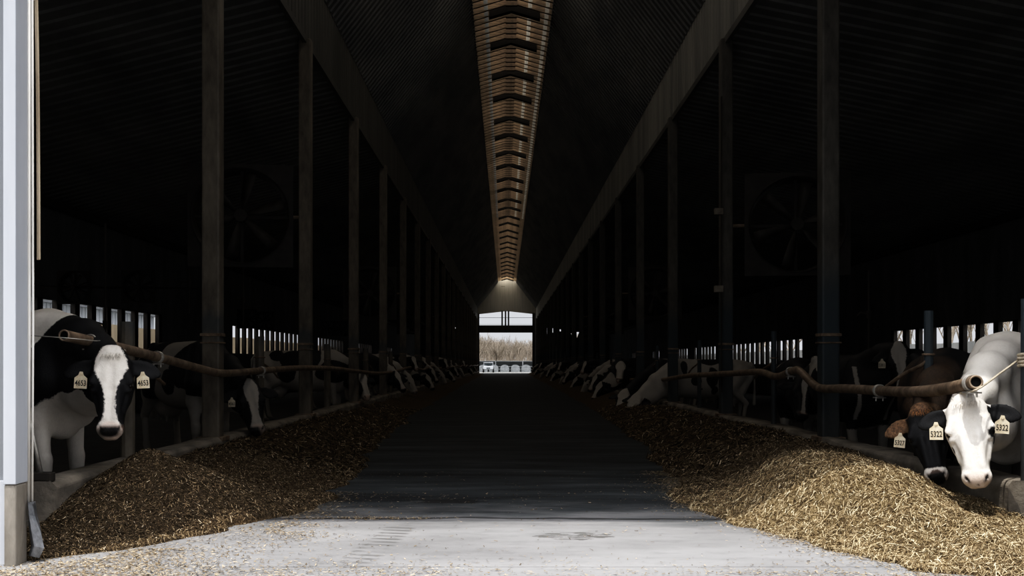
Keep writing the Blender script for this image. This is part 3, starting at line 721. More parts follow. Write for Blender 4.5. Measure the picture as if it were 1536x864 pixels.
heap('silage_feed', hL, XL + .1, -1.0, [(5.1, 9, .022), (9, 16, .06), (16, 40, .2), (40, 105, 1.0)], [M['feed_brown'], M['straw_brown']],
     [(150000, 5.1, 9.5, .008, .028, .0016, 1, .002), (20000, 9, 22, .03, .07, .004, 1, .004)],
     kind='stuff', label='dark brown silage mound against the curb below cow 4653', category='feed')
# thin litter over the floor by the jamb and along the heap edges
n = 90000; lx = []; ly = []
while len(lx) < n:
    c_ = 120000; x = rng.uniform(-2.9, 3.2, c_); y = rng.uniform(3.9, 9.5, c_)
    a1 = 3.0 * np.exp(-np.maximum(0, x + 2.15 + .25 * (y - 5.2)) / .26) * np.where(y < 6.4, 1, .3) * np.where(x > -2.9, 1, 0)
    a2 = .5 * np.exp(-np.abs(x + 1.35 - .0 * y) / .16) * (y > 5.8) * (y < 8)
    a3 = .9 * np.exp(-np.maximum(0, np.interp(y, [4, 4.9, 5.3, 5.8, 6.3, 7, 9.5], [2.4, 1.95, 1.8, 1.62, 1.42, 1.28, 1.4]) - x) / .07) * (x > 0)
    a4 = .35 * np.exp(-np.abs(y - 4.88) / .12) + .012
    a5 = 1.0 * np.exp(-((x + .9) / .35) ** 2 - ((y - 6.62) / .05) ** 2) + .3 * np.exp(-((x + 1.6) / .4) ** 2 - ((y - 6.0) / .3) ** 2)
    k = rng.random(c_) < np.clip(a1 + a2 + a3 + a4 + a5, 0, 1) * (.35 + .65 * (fnoise(x, y, 5) > 0))
    lx += list(x[k]); ly += list(y[k])
lx = np.array(lx[:n]); ly = np.array(ly[:n]); a = rng.uniform(0, np.pi, n); L = rng.uniform(.003, .012, n); W_ = rng.uniform(.001, .0025, n)
d = np.stack([np.cos(a), np.sin(a), rng.normal(0, .15, n)], -1) * L[:, None]; q = np.stack([-np.sin(a), np.cos(a), rng.normal(0, .3, n)], -1) * W_[:, None]
c0 = np.stack([lx, ly, .004 + rng.random(n) * .004], -1)
V = np.stack([c0 - d - q, c0 - d + q, c0 + d + q, c0 + d - q], 1).reshape(-1, 3)
me = bpy.data.meshes.new('litter'); me.from_pydata(V.tolist(), [], np.arange(n * 4).reshape(-1, 4).tolist())
link('straw_litter', me, M['straw_litter'], kind='stuff', label='thin scatter of straw chips over the concrete by the door', category='straw')
# ------------------------------------------------------------------ cows: one smooth-blended body surface per animal
def nrmv(a): a = np.asarray(a, float); return a / np.linalg.norm(a)
class Field:
    def __init__(s, lo, hi, h):
        s.lo = np.array(lo, np.float32); s.h = h; s.n = np.ceil((np.array(hi) - s.lo) / h).astype(int) + 1
        s.ax = [s.lo[i] + h * np.arange(s.n[i], dtype=np.float32) for i in range(3)]
        s.g = np.full(s.n, 1.0, np.float32)
    def sub(s, lo, hi):
        a = np.clip(np.floor((np.array(lo) - s.lo) / s.h).astype(int), 0, s.n); b = np.clip(np.ceil((np.array(hi) - s.lo) / s.h).astype(int) + 1, 0, s.n)
        sl = tuple(slice(a[i], b[i]) for i in range(3))
        X = s.ax[0][sl[0]][:, None, None]; Y = s.ax[1][sl[1]][None, :, None]; Z = s.ax[2][sl[2]][None, None, :]
        return sl, X, Y, Z
    def put(s, sl, d, k, op='add'):
        g = s.g[sl]
        if g.size == 0: return
        if op == 'cut': d = -d; s.g[sl] = np.maximum(g, d) if k <= 0 else -s.smin(-g, -d, k); return
        s.g[sl] = np.minimum(g, d) if k <= 0 else s.smin(g, d, k)
    @staticmethod
    def smin(a, b, k):
        h = np.maximum(k - np.abs(a - b), 0) / k; return np.minimum(a, b) - h * h * k * .25
    def cone(s, a, b, ra, rb, k=.03, op='add'):
        a = np.asarray(a, np.float32); b = np.asarray(b, np.float32); m = max(ra, rb) + k + .06
        sl, X, Y, Z = s.sub(np.minimum(a, b) - m, np.maximum(a, b) + m)
        ab = b - a; L = float(ab @ ab) + 1e-9
        t = np.clip(((X - a[0]) * ab[0] + (Y - a[1]) * ab[1] + (Z - a[2]) * ab[2]) / L, 0, 1)
        d = np.sqrt((X - a[0] - ab[0] * t) ** 2 + (Y - a[1] - ab[1] * t) ** 2 + (Z - a[2] - ab[2] * t) ** 2) - (ra + (rb - ra) * t)
        s.put(sl, d, k, op)
    def ell(s, c, R, axes=None, k=.03, op='add'):
        c = np.asarray(c, np.float32); R = np.asarray(R, float); m = R.max() + k + .05
        sl, X, Y, Z = s.sub(c - m, c + m); x, y, z = X - c[0], Y - c[1], Z - c[2]
        A = np.eye(3) if axes is None else np.array(axes)
        q = sum(((x * A[i][0] + y * A[i][1] + z * A[i][2]) / R[i]) ** 2 for i in range(3))
        d = (np.sqrt(q) - 1) * R.min(); s.put(sl, d, k, op)
    def loft(s, o, U, V, W, st, k=.04, p=2.4):
        """stations (t, cv, cw, hv, hw) along U, cross-section in V, W"""
        o = np.asarray(o, np.float32); st = np.array(st, float); t0, t1 = st[0, 0], st[-1, 0]
        m = max(np.abs(st[:, 1:3]).max() + st[:, 3:].max(), .05) + k + .04
        e0 = o + U * t0; e1 = o + U * t1
        sl, X, Y, Z = s.sub(np.minimum(e0, e1) - m, np.maximum(e0, e1) + m)
        x, y, z = X - o[0], Y - o[1], Z - o[2]
        t = x * U[0] + y * U[1] + z * U[2]; v = x * V[0] + y * V[1] + z * V[2]; w_ = x * W[0] + y * W[1] + z * W[2]
        tf = np.linspace(t0, t1, 60)
        # smooth interpolation of stations
        def sm(col):
            y_ = np.interp(tf, st[:, 0], st[:, col]); kk = np.array([1, 2, 3, 2, 1]) / 9.
            return np.convolve(np.pad(y_, 2, 'edge'), kk, 'valid')
        c1, c2, h1, h2 = (np.interp(t, tf, sm(j)).astype(np.float32) for j in (1, 2, 3, 4))
        q = (np.abs((v - c1) / h1) ** p + np.abs((w_ - c2) / h2) ** p) ** (1 / p)
        d = (q - 1) * np.minimum(h1, h2)
        d = np.maximum(d, np.maximum(t0 - t, t - t1))
        s.put(sl, d, k)
    def mesh(s):
        g = openvdb.FloatGrid(background=1.0); g.copyFromArray(s.g); r_ = g.convertToPolygons(isovalue=0.0, adaptivity=0.0)
        pts, quads = r_[0], r_[2]
        return pts * s.h + s.lo, quads[:, ::-1]

def cow(name, label, origin, heading, poll, muzzle, coat, h=.012, face=None, tags=None, sc=1.0, brown=0, group=None, mat_=None, hlen=None, earup=0.0, mouth=True, wide=1.0, tuft=None):
    """origin: ground point under the withers (world); heading: unit xy; poll, muzzle: world points; coat: painter"""
    rz = math.atan2(heading[1], heading[0]); Rm = np.array([[math.cos(rz), -math.sin(rz), 0], [math.sin(rz), math.cos(rz), 0], [0, 0, 1]])
    O = np.array(origin, float); loc = lambda w_: (np.array(w_, float) - O) @ Rm / sc
    dirl = lambda w_: nrmv(np.array(w_, float) @ Rm)
    p = loc(poll); mz = loc(muzzle); U = nrmv(mz - p); HL = hlen or float(np.linalg.norm(mz - p)) / 1.0
    f0 = dirl(face) if face is not None else nrmv([.8, 0, .6])
    N = nrmv(f0 - U * (f0 @ U)); Sd = np.cross(N, U)       # Sd: to the side
    fk = HL / .52
    lo = np.minimum([-1.75, -.5, -.02], np.minimum(p, mz) - .33); hi = np.maximum([.45, .5, 1.50], np.maximum(p, mz) + .33)
    G = Field(lo, hi, h)
    # trunk
    tr = [(-1.585, 0, 1.14, .04, .06), (-1.55, 0, 1.13, .14, .17), (-1.42, 0, 1.11, .22, .25), (-1.2, 0, 1.07, .275, .315), (-.95, 0, 1.02, .33, .365), (-.7, 0, .985, .375, .395),
          (-.42, 0, .985, .355, .40), (-.15, 0, 1.0, .285, .385), (.05, 0, 1.0, .235, .36), (.2, 0, .96, .17, .27), (.28, 0, .94, .10, .16), (.32, 0, .94, .04, .07)]
    G.loft((0, 0, 0), np.array([1., 0, 0]), np.array([0, 1., 0]), np.array([0, 0, 1.]), tr, .05, 2.3)
    for sg in (-1, 1):
        G.cone((-1.02, sg * .235, 1.33), (-1.06, sg * .20, 1.27), .045, .07, .07)       # hooks
        G.cone((-1.52, sg * .10, 1.22), (-1.42, sg * .13, 1.16), .035, .06, .05)       # pins
        G.cone((.0, sg * .13, 1.30), (.12, sg * .205, .92), .06, .11, .07)              # shoulder blade
        G.cone((.12, sg * .20, .92), (.02, sg * .19, .70), .105, .075, .06)
        G.cone((.02, sg * .185, .70), (.05, sg * .17, .41), .068, .046, .04)
        G.cone((.055, sg * .17, .42), (.055, sg * .17, .36), .05, .048, .02)            # knee
        G.cone((.05, sg * .17, .38), (.035, sg * .17, .14), .037, .033, .02)
        G.cone((.035, sg * .17, .14), (.065, sg * .17, .07), .040, .040, .02)
        G.ell((.085, sg * .17, .032), (.070, .052, .045), k=.01)
        hy = sg * .205
        G.cone((-1.28, sg * .17, 1.08), (-1.10, sg * .215, .80), .17, .115, .06)         # thigh
        G.cone((-1.45, sg * .12, 1.02), (-1.32, sg * .18, .74), .12, .085, .05)
        G.cone((-1.12, hy, .80), (-1.36, hy * .95, .54), .10, .052, .05)
        G.cone((-1.36, hy * .95, .56), (-1.415, hy * .95, .50), .052, .047, .03)         # hock
        G.cone((-1.40, hy * .95, .50), (-1.345, hy * .95, .15), .042, .036, .03)
        G.cone((-1.345, hy * .95, .15), (-1.31, hy * .95, .07), .042, .042, .02)
        G.ell((-1.285, hy * .95, .032), (.072, .054, .045), k=.01)
    G.ell((-1.12, 0, .60), (.20, .15, .14), k=.06); 
    for a_, b_ in ((-1.03, .07), (-1.2, .07), (-1.03, -.07), (-1.2, -.07)): G.cone((a_, b_, .52), (a_, b_, .44), .02, .016, .02)
    G.cone((-1.55, 0, 1.30), (-1.62, 0, 1.20), .035, .03, .03); G.cone((-1.62, 0, 1.2), (-1.63, 0, .72), .024, .018, .02); G.cone((-1.63, 0, .72), (-1.62, 0, .48), .022, .035, .03)
    # neck
    fr = fk
    nb = p + U * .10 * fr - N * .17 * fr              # nape / throat anchors
    crest0 = np.array([-.02, 0, 1.27]); crest1 = p - N * .09 * fr + U * .02
    mid = (crest0 + crest1) / 2 + np.array([.04, 0, .04])
    G.cone(crest0, mid, .12, .10, .08); G.cone(mid, crest1, .10, .085 * fr, .07)
    low0 = np.array([.12, 0, .93]); low1 = p + U * .20 * fr - N * .20 * fr; ml = (low0 + low1) / 2 + np.array([0, 0, -.03])
    G.cone(low0, ml, .20, .14, .09); G.cone(ml, low1, .14, .075 * fr, .07)
    for q in (.25, .5, .75):
        a_ = crest0 * (1 - q) + crest1 * q; b_ = low0 * (1 - q) + low1 * q; rr = .16 * (1 - q) + .085 * q
        G.cone(a_, b_, rr * .85, rr, .09)
    # brisket + dewlap
    G.cone((.18, 0, .80), (.06, 0, .66), .12, .12, .08)
    dwa = low1 * .8 + low0 * .2; G.cone(np.array([.22, 0, .70]), (np.array([.26, 0, .78]) + dwa) / 2 + np.array([0, 0, -.06]), .055, .035, .07); G.cone((np.array([.26, 0, .78]) + dwa) / 2 + np.array([0, 0, -.06]), dwa, .035, .03, .06)
    # skull: stations along U; N is out of the face
    q = fr
    hd = [(-.035, 0, -.07, .045, .045), (-.015, 0, -.075, .085, .065), (.03, 0, -.085, .108, .08), (.09, 0, -.10, .118, .095), (.16, 0, -.115, .122, .112), (.20, 0, -.12, .116, .118), (.26, 0, -.115, .098, .112),
          (.33, 0, -.10, .080, .098), (.39, 0, -.085, .070, .083), (.43, 0, -.079, .071, .078), (.475, 0, -.074, .073, .070), (.51, 0, -.074, .068, .058), (.53, 0, -.074, .052, .044), (.545, 0, -.074, .028, .022)]
    hd = [(a_ * q, b_ * q, c_ * q, d_ * q * wide, e_ * q) for a_, b_, c_, d_, e_ in hd]
    G.loft(p, U, Sd, N, hd, .02, 3.0)
    A = lambda t, s_, n_: p + (U * t + Sd * s_ * wide + N * n_) * q
    for sg in (-1, 1):
        G.cone(A(.125, sg * .085, -.028), A(.185, sg * .112, -.034), .022 * q, .026 * q, .022); G.cone(A(.235, sg * .100, -.055), A(.215, sg * .112, -.062), .020 * q, .020 * q, .02)        # brow
        G.cone(A(.225, sg * .040, -.010), A(.42, sg * .036, -.012), .020 * q, .018 * q, .02); G.cone(A(.25, sg * .092, -.085), A(.37, sg * .070, -.085), .020 * q, .014 * q, .02); G.cone(A(.27, sg * .095, -.045), A(.36, sg * .074, -.035), .010 * q, .008 * q, .02, 'cut')         # cheek ridge
        G.cone(A(.17, sg * .075, -.19), A(.25, sg * .055, -.20), .055 * q, .05 * q, .05)           # jaw angle
        G.cone(A(.25, sg * .055, -.195), A(.45, sg * .03, -.13), .042 * q, .03 * q, .04)
        G.ell(A(.20, sg * .124, -.052), np.array([.027, .02, .023]) * q, (U, Sd, N), .012, 'cut')
        G.ell(A(.478, sg * .046, -.030), np.array([.038, .032, .032]) * q, (U, Sd, N), .02)         # nostril wing
        G.ell(A(.496, sg * .050, -.010), np.array([.022, .009, .022]) * q, nrm_axes(U * .7 + Sd * sg * .55, N), .008, 'cut')
        # ear: leaf shaped, out to the side, drooping slightly
        ed = nrmv(Sd * sg * 1.0 + U * (.30 - earup) - N * .22); en = nrmv(N * 1.0 + ed * .0 - ed * (N @ ed)); ev = np.cross(ed, en)
        eo = A(.045, sg * .085, -.105)
        est = [(0, 0, 0, .028, .030), (.035, 0, 0, .040, .026), (.08, 0, 0, .058, .017), (.13, 0, 0, .062, .0135), (.175, 0, 0, .050, .012), (.205, 0, 0, .030, .011), (.222, 0, 0, .012, .009)]
        G.loft(eo, ed, ev, en, [tuple(x * q for x in r_) for r_ in est], .02, 2.0)
        G.ell(eo + (ed * .105 + en * .020) * q, np.array([.075, .036, .016]) * q, (ed, ev, en), .008, 'cut')
    G.ell(A(.485, 0, -.060), np.array([.048, .066, .052]) * q, (U, Sd, N), .03)                     # muzzle pad
    G.cone(A(.42, 0, -.155), A(.475, 0, -.135), .040 * q, .032 * q, .03)                          # chin
    G.cone(A(.10, 0, .004), A(.24, 0, .006), .012 * q, .008 * q, .03, 'cut')
    if mouth: 
        for sg in (-1, 1): G.cone(A(.515, 0, -.108), A(.46, sg * .075, -.118), .006 * q, .005 * q, .006, 'cut')
    G.ell(A(-.02, 0, -.055), np.array([.045, .06, .05]) * q, (U, Sd, N), .03)                       # poll tuft
    V, Q = G.mesh()
    # coordinates for the coat
    r_ = (V - p) / q; T, Sx, Nn = r_ @ U, (r_ @ Sd) / wide, r_ @ N
    inhead = (T > -.06) & (T < .6) & (np.abs(Sx) < .3) & (Nn > -.27) & (Nn < .06)
    rad = np.sqrt(Sx ** 2 + (Nn + .09) ** 2)
    head = inhead & (rad < np.where(np.abs(Sx) > .11, 1, .21))
    ear = (T > -.08) & (T < .22) & (np.abs(Sx) > .125) & (np.abs(Sx) < .33) & (Nn > -.24) & (Nn < -.02)
    ear = np.zeros(len(V), bool); earR = {}
    for sg in (-1, 1):
        ed = nrmv(Sd * sg * 1.0 + U * (.30 - earup) - N * .22); eo = A(.045, sg * .085, -.105)
        e_ = (V - eo) / q; te = e_ @ ed; de = np.linalg.norm(e_ - np.outer(te, ed), axis=1); ear |= (te > .035) & (te < .26) & (de < .075)
    head = head & ~ear
    d = dict(x=V[:, 0], y=V[:, 1], z=V[:, 2], T=T, S=Sx, N=Nn, head=head, ear=ear, n=lambda seed, f=1.0: fn3(V, seed, f))
    att = coat(d)
    muz = np.clip((T - .468 + .25 * np.maximum(0, np.abs(Sx) - .045)) / .02, 0, 1) * head
    pad = np.clip(1.25 - np.sqrt(((T - .50) / .05) ** 2 + (Sx / .062) ** 2), 0, .35) / .35 * head
    pink = (muz * .35 + pad * .65) * att.get('pinkamt', .8); nose = np.clip(muz * att.get('noseamt', np.zeros(len(V))), 0, 1)
    nostril = np.exp(-(((T - .496) / .024) ** 2 + ((np.abs(Sx) - .048 - (.496 - T) * .4) / .008) ** 2 + ((Nn + .008) / .022) ** 2)); nose = np.maximum(nose, np.clip(nostril * 1.6, 0, 1))
    mouthl = np.exp(-(((T - .528 + 7 * Sx ** 2) / .010) ** 2 + ((Nn + .085) / .03) ** 2)) * head; nose = np.maximum(nose, np.clip(mouthl * 1.4, 0, 1))
    eyering = np.exp(-(((T - .20) / .030) ** 2 + ((np.abs(Sx) - .112) / .03) ** 2 + ((Nn + .058) / .028) ** 2)); nose = np.maximum(nose, np.clip(eyering * 1.6 - .5, 0, 1) * .85)
    hoof = np.clip((.085 - V[:, 2]) / .02, 0, 1); nose = np.maximum(nose, hoof * .8)
    grime = np.clip((.55 - V[:, 2]) / .5, 0, 1) * .35 * (~head) + att.get('grime', 0)
    me = bpy.data.meshes.new(name); me.vertices.add(len(V)); me.vertices.foreach_set('co', (V * sc).ravel().astype(np.float32))
    me.loops.add(Q.size); me.loops.foreach_set('vertex_index', Q.ravel().astype(np.int32)); me.polygons.add(len(Q))
    me.polygons.foreach_set('loop_start', np.arange(0, Q.size, 4).astype(np.int32)); me.polygons.foreach_set('loop_total', np.full(len(Q), 4, np.int32))
    me.update(); me.validate()
    for nm, val in (('white', att['white']), ('brown', att.get('brown', 0)), ('pink', pink), ('nose', nose), ('grime', grime)):
        a_ = me.attributes.new(nm, 'FLOAT', 'POINT'); a_.data.foreach_set('value', (np.zeros(len(V)) + val).astype(np.float32))
    o = link(name, me, mat_ or (M['hide'] if origin[1] < 9 else M['hide_shaded']), smooth=True, label=label, category='cow', group=group)
    o.location = origin; o.rotation_euler = (0, 0, rz)
    # eyes
    for sg in (-1, 1):
        bm = bmesh.new(); bmesh.ops.create_uvsphere(bm, u_segments=16, v_segments=10, radius=.0225 * q * sc); me2 = bpy.data.meshes.new('eye'); bm.to_mesh(me2); bm.free()
        eo = link('eye', me2, M['eye'], o, smooth=True); eo.location = A(.20, sg * .1065, -.050) * sc
    if tuft is not None:
        mb = MB(); rr = random.Random(5)
        for _ in range(260):
            a0, b0 = rr.uniform(-.045, .03), max(-.07, min(.07, rr.gauss(0, .032)))
            pt = A(a0, b0, -.045 + .02 * rr.random() + (.03 if a0 > 0 else 0)); L_ = rr.uniform(.018, .042) * q
            dr = nrmv(U * rr.uniform(.2, 1.2) + Sd * (rr.gauss(0, .25) + b0 * 3) + N * rr.uniform(.15, .7)); d2_ = nrmv(dr + U * .7 - N * .2)
            w_ = Sd * .0016 + U * .0006
            p1 = pt + dr * L_ * .5; p2 = p1 + d2_ * L_ * .5
            mb.add([tuple(x_ * sc) for x_ in (pt - w_, pt + w_, p1 + w_ * .8, p1 - w_ * .8, p2)], [(0, 1, 2, 3), (3, 2, 4)])
        tm_ = noisy('forelock', tuple(c_ * .55 for c_ in tuft), tuft, 40, .8, bmp=0); mb.build('forelock', tm_, o)
    # ear tags
    if tags:
        for sg, txt, ti, (da, dn) in tags:
            ed = nrmv(Sd * sg + U * (.30 - earup) - N * .22)
            c_ = A(.045, sg * .085, -.105) + ed * .105 * q + N * .026 * q + U * (.045 + da) * q
            c_ = c_ + dn
            tagparts(o, c_ * sc, U, Sd, N, txt, ti, sc * .95)
    return o
def nrm_axes(u, n):
    u = nrmv(u); n = nrmv(n - u * (n @ u)); return (u, np.cross(n, u), n)
def fn3(V, seed, f=1.0):
    r = np.random.default_rng(seed); out = np.zeros(len(V))
    for fq, am in ((3.2, .5), (6.5, .28), (14, .14), (30, .07)):
        for _ in range(5):
            k = r.normal(size=3); k /= np.linalg.norm(k); out += am * np.sin(V @ k * fq * f * r.uniform(.8, 1.3) + r.uniform(0, 6.28)) / 1.8
    return out
def text_mesh(txt, size):
    cu = bpy.data.curves.new('t', 'FONT'); cu.body = txt; cu.size = size; cu.align_x = 'CENTER'; cu.align_y = 'CENTER'; cu.extrude = .0006; cu.offset = size * .012
    ob = bpy.data.objects.new('t', cu); COL.objects.link(ob); bpy.context.view_layer.update()
    me = bpy.data.meshes.new_from_object(ob.evaluated_get(bpy.context.evaluated_depsgraph_get())); bpy.data.objects.remove(ob); return me
def tagparts(cowo, c, U, Sd, N, txt, tilt, s):
    """flat cream tag: square plate with a tapered neck, hanging down; number is a sub-part"""
    # hang direction: world down in local frame, plate facing the face normal
    dn = np.array([0, 0, -1.]); n_ = nrmv(N - dn * (N @ dn)) if abs(N @ dn) < .95 else np.array([1., 0, 0])
    rt = np.cross(-dn, n_) ; rt = nrmv(rt)
    ct, sn = math.cos(tilt), math.sin(tilt); r2 = rt * ct - dn * -sn; d2 = dn * ct + rt * -sn
    # viewer sees +rt to the viewer's right when n_ points at the viewer
    Rm = Matrix(((r2[0], -d2[0], n_[0], c[0]), (r2[1], -d2[1], n_[1], c[1]), (r2[2], -d2[2], n_[2], c[2]), (0, 0, 0, 1)))
    w = .038 * s; out = [(-w, -.085 * s), (w, -.085 * s), (w, -.018 * s), (.016 * s, 0), (.009 * s, .022 * s), (-.009 * s, .022 * s), (-.016 * s, 0), (-w, -.018 * s)]
    v = [(x, y, 0) for x, y in out] + [(x, y, .003) for x, y in out]; n = len(out)
    mb = MB().add(v, [tuple(reversed(range(n))), tuple(range(n, 2 * n))] + [(i, (i + 1) % n, n + (i + 1) % n, n + i) for i in range(n)])
    o = mb.build('ear_tag', M['tag'], cowo, label=f'cream ear tag reading {txt}'); o.matrix_local = Rm
    mb = MB().tube([(0, .008 * s, 0), (0, .008 * s, .008)], .008 * s, 12); mb.build('tag_button', M['tag'], o)
    t = link('tag_number', text_mesh(txt, .036 * s), M['ink'], o); t.location = (0, -.052 * s, .0038); t.scale = (.92, 1.35, 1)

# coats ---------------------------------------------------------------
def coat_4653(d):
    x, y, z, T, S_, N_, head, n = d['x'], d['y'], d['z'], d['T'], d['S'], d['N'], d['head'], d['n']
    nn = n(3) * .10
    body = np.minimum(np.maximum(-(x + .17) + (z - 1.2) * .5, (.79 - z) ), 9) + nn     # white behind the shoulder, and low
    body = np.maximum(-(x - .28 + (1.42 - z) * 1.0) , (.78 - z) * 1.0 + n(33, 1.6) * .10) + nn * .5
    wv = np.interp(T, [-.1, -.03, .03, .10, .16, .22, .30, .38, .43, .47, .6], [.03, .055, .088, .098, .078, .050, .036, .032, .046, .075, .12])
    blaze = np.where(N_ > -.15, wv - np.abs(S_ + .004) + n(5, 4) * .010, -.1)
    wh = np.where(head, blaze, body)
    wh = np.where(d['ear'], -.2, wh)
    noseamt = np.clip(2.4 - ((T - .495) / .03) ** 2 - (S_ / .05) ** 2 - ((N_ + .045) / .05) ** 2 + n(8, 5) * .5, 0, 1)
    return dict(white=wh, noseamt=noseamt, pinkamt=.55)
def coat_white(d):
    x, y, z, T, S_, N_, head, n = d['x'], d['y'], d['z'], d['T'], d['S'], d['N'], d['head'], d['n']
    body = .4 + 0 * x
    # sparse black flecks on the shoulder
    for (a, b2, c, r1, r2) in ((.18, .18, 1.05, .02, .04), (.16, .19, .96, .016, .05), (.1, .2, 1.12, .012, .02), (.25, .16, .88, .014, .02)):
        for sg in (-1, 1):
            q = ((x - a) / r1) ** 2 + ((z - c) / r2) ** 2 + ((y - sg * b2) / .15) ** 2; body = np.minimum(body, (np.sqrt(q) - 1) * .05)
    wh = body
    hw = np.full(len(x), .3)
    for (t, s_, nn_, r1, r2, r3) in ((.205, .115, -.055, .042, .030, .06), (.205, -.122, -.07, .03, .014, .05), (.30, -.10, -.09, .03, .016, .03), (.06, .112, -.07, .03, .018, .04), (.40, -.085, -.09, .018, .014, .03), (.24, .13, -.13, .03, .04, .06)):
        q = ((T - t) / r1) ** 2 + ((S_ - s_) / r2) ** 2 + ((N_ - nn_) / r3) ** 2; hw = np.minimum(hw, (np.sqrt(q) - 1) * .04)
    hw = hw + n(6, 5) * .006
    wh = np.where(head, hw, wh); wh = np.where(d['ear'], -.2, wh)
    noseamt = np.clip(n(8, 9) * 5 + .9 - ((T - .520) / .020) ** 2 - (S_ / .040) ** 2, 0, 1)
    return dict(white=wh, noseamt=noseamt, pinkamt=.45)
def coat_black_brown(d):
    x, y, z, T, S_, N_, head, n = d['x'], d['y'], d['z'], d['T'], d['S'], d['N'], d['head'], d['n']
    ov = np.sqrt(((T - .520) / .062) ** 2 + (S_ / .052) ** 2); ring = np.where(head, np.minimum(T - .435 - .1 * np.abs(S_), (ov - 1) * .05) + n(5, 6) * .006, -.1); ring = np.where(head & (N_ < -.12), -.1, ring)
    br = np.clip(n(4, 1.6) * .5 + .10, 0, .35) * (~head); br = np.where(head & (T < .0), 1.0, br); br = np.where(head & (T >= .0) & (T < .03), .5, br)
    br = np.where(d['ear'] & (S_ < 0), 1.15, np.where(d['ear'], .4, br))
    wh = np.where(head, ring, -.2)
    noseamt = np.clip((1.12 - ov) * 6, 0, 1)
    return dict(white=wh, brown=br, noseamt=noseamt, pinkamt=.3)
def coat_blaze(seed, thr=.0, legs=.5, blaze=.045, bodyw=None, brown=0):
    def f(d):
        x, z, T, S_, N_, head, n = d['x'], d['z'], d['T'], d['S'], d['N'], d['head'], d['n']
        body = (n(seed, .85) - thr) * .3
        if bodyw: body = np.maximum(body, bodyw(d))
        body = np.maximum(body, (legs - z) * .8 + n(seed + 1) * .05)
        wv = np.interp(T, [-.05, .05, .12, .22, .35, .45, .6], [.5, 1.6, 1.5, .9, .8, 1.4, 2.5]) * blaze
        wh = np.where(head, np.where(N_ > -.16, wv - np.abs(S_) + n(seed + 2, 3) * .01, -.1), body); wh = np.where(d['ear'], -.2, wh)
        return dict(white=wh, brown=brown, noseamt=np.clip(n(seed + 3, 4) * 2 + .6, 0, 1), pinkamt=.4)
    return f
def coat_mostly_white(seed):
    def f(d):
        n = d['n']; body = (.42 - n(seed, 1.6)) * .3
        wh = np.where(d['head'], .1 - np.maximum(0, n(seed + 4, 1.5)) * .25 , body); wh = np.where(d['ear'], -.2, wh)
        return dict(white=wh, noseamt=np.clip(n(seed + 3, 4) * 2 + .3, 0, 1), pinkamt=.4)
    return f
def coat_patches(seed, patches, blaze=.045, whitehead=False):
    def f(d):
        x, z, T, S_, N_, head, n = d['x'], d['z'], d['T'], d['S'], d['N'], d['head'], d['n']
        wh = np.full(len(x), .3)
        for (cx_, cz_, rx_, rz_) in patches:
            q_ = np.sqrt(((x - cx_) / rx_) ** 2 + ((z - cz_) / rz_) ** 2); wh = np.minimum(wh, (q_ - 1) * min(rx_, rz_))
        wh = wh + n(seed, 1.5) * .05
        wv = np.interp(T, [-.05, .05, .12, .22, .35, .45, .6], [.5, 1.6, 1.5, .9, .8, 1.4, 2.5]) * blaze
        hw = np.where(N_ > -.16, wv - np.abs(S_) + n(seed + 2, 3) * .01, -.1)
        if whitehead: hw = .1 - np.maximum(0, n(seed + 4, 1.5)) * .25
        return dict(white=np.where(d['ear'], -.2, np.where(head, hw, wh)), noseamt=np.clip(n(seed + 3, 4) * 2 + .6, 0, 1), pinkamt=.4)
    return f
TOCAM = (0, -1, .1)
def hv(a): return (math.cos(math.radians(a)), math.sin(math.radians(a)))
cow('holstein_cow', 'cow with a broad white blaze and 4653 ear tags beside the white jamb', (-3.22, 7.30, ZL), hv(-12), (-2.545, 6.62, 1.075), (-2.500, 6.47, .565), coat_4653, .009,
    face=(.30, -.95, .10), tags=[(-1, '4653', .06, (.0, 0)), (1, '4653', -.05, (.0, 0))], sc=1.08, tuft=(.75, .70, .62), mat_=M['hide_brightened'])
cow('holstein_cow', 'white-faced cow with a black-patched eye and 5322 tags under the open rail end', (3.42, 6.98, ZR), hv(-127), (2.72, 6.05, .785), (2.72, 5.90, .320), coat_white, .009,
    face=(-.42, -.91, .08), wide=1.12, tags=[(1, '5322', .05, (.0, 0)), (-1, '5322', -.03, (.0, 0))], sc=1.05, tuft=(.90, .84, .76))
cow('dark_cow', 'black-faced cow with a pale muzzle ring and a brown ear tagged 5327', (3.38, 7.85, ZR), hv(-112), (2.76, 6.80, .70), (2.79, 6.62, .26), coat_black_brown, .010,
    face=(-.42, -.9, .10), tags=[(-1, '5327', .08, (.02, 0))], sc=.98, tuft=(.30, .15, .06))
def bw3(d): return np.where((np.abs(d['z'] - .95) < .3) & (d['x'] > .0), .02 - np.abs(np.abs(d['y']) - .19 - .02 * d['n'](4)) , -1)
cow('holstein_cow', 'black cow with a white blaze facing the door behind the rail, tags in both ears', (3.98, 11.3, ZR), hv(-88), (4.11, 10.72, 1.20), (4.10, 10.52, .74), coat_blaze(31, .55, .62, .050, bw3), .014,
    face=(-.36, -.93, .1), tags=[(-1, '5301', .0, (.0, 0)), (1, '5301', .0, (.0, 0))], sc=.98)
cow('holstein_cow', 'cow with a long white blaze lowering its head past the nearest grey post', (-3.35, 11.55, ZL), hv(-50), (-2.74, 10.98, .80), (-2.60, 10.78, .30), coat_patches(42, [(-.95, 1.08, .36, .34), (.25, 1.10, .55, .36), (-.35, .92, .10, .12)]), .014,
    face=(.40, -.9, .25), tags=[(-1, '4561', .0, (.0, 0))], sc=1.0)
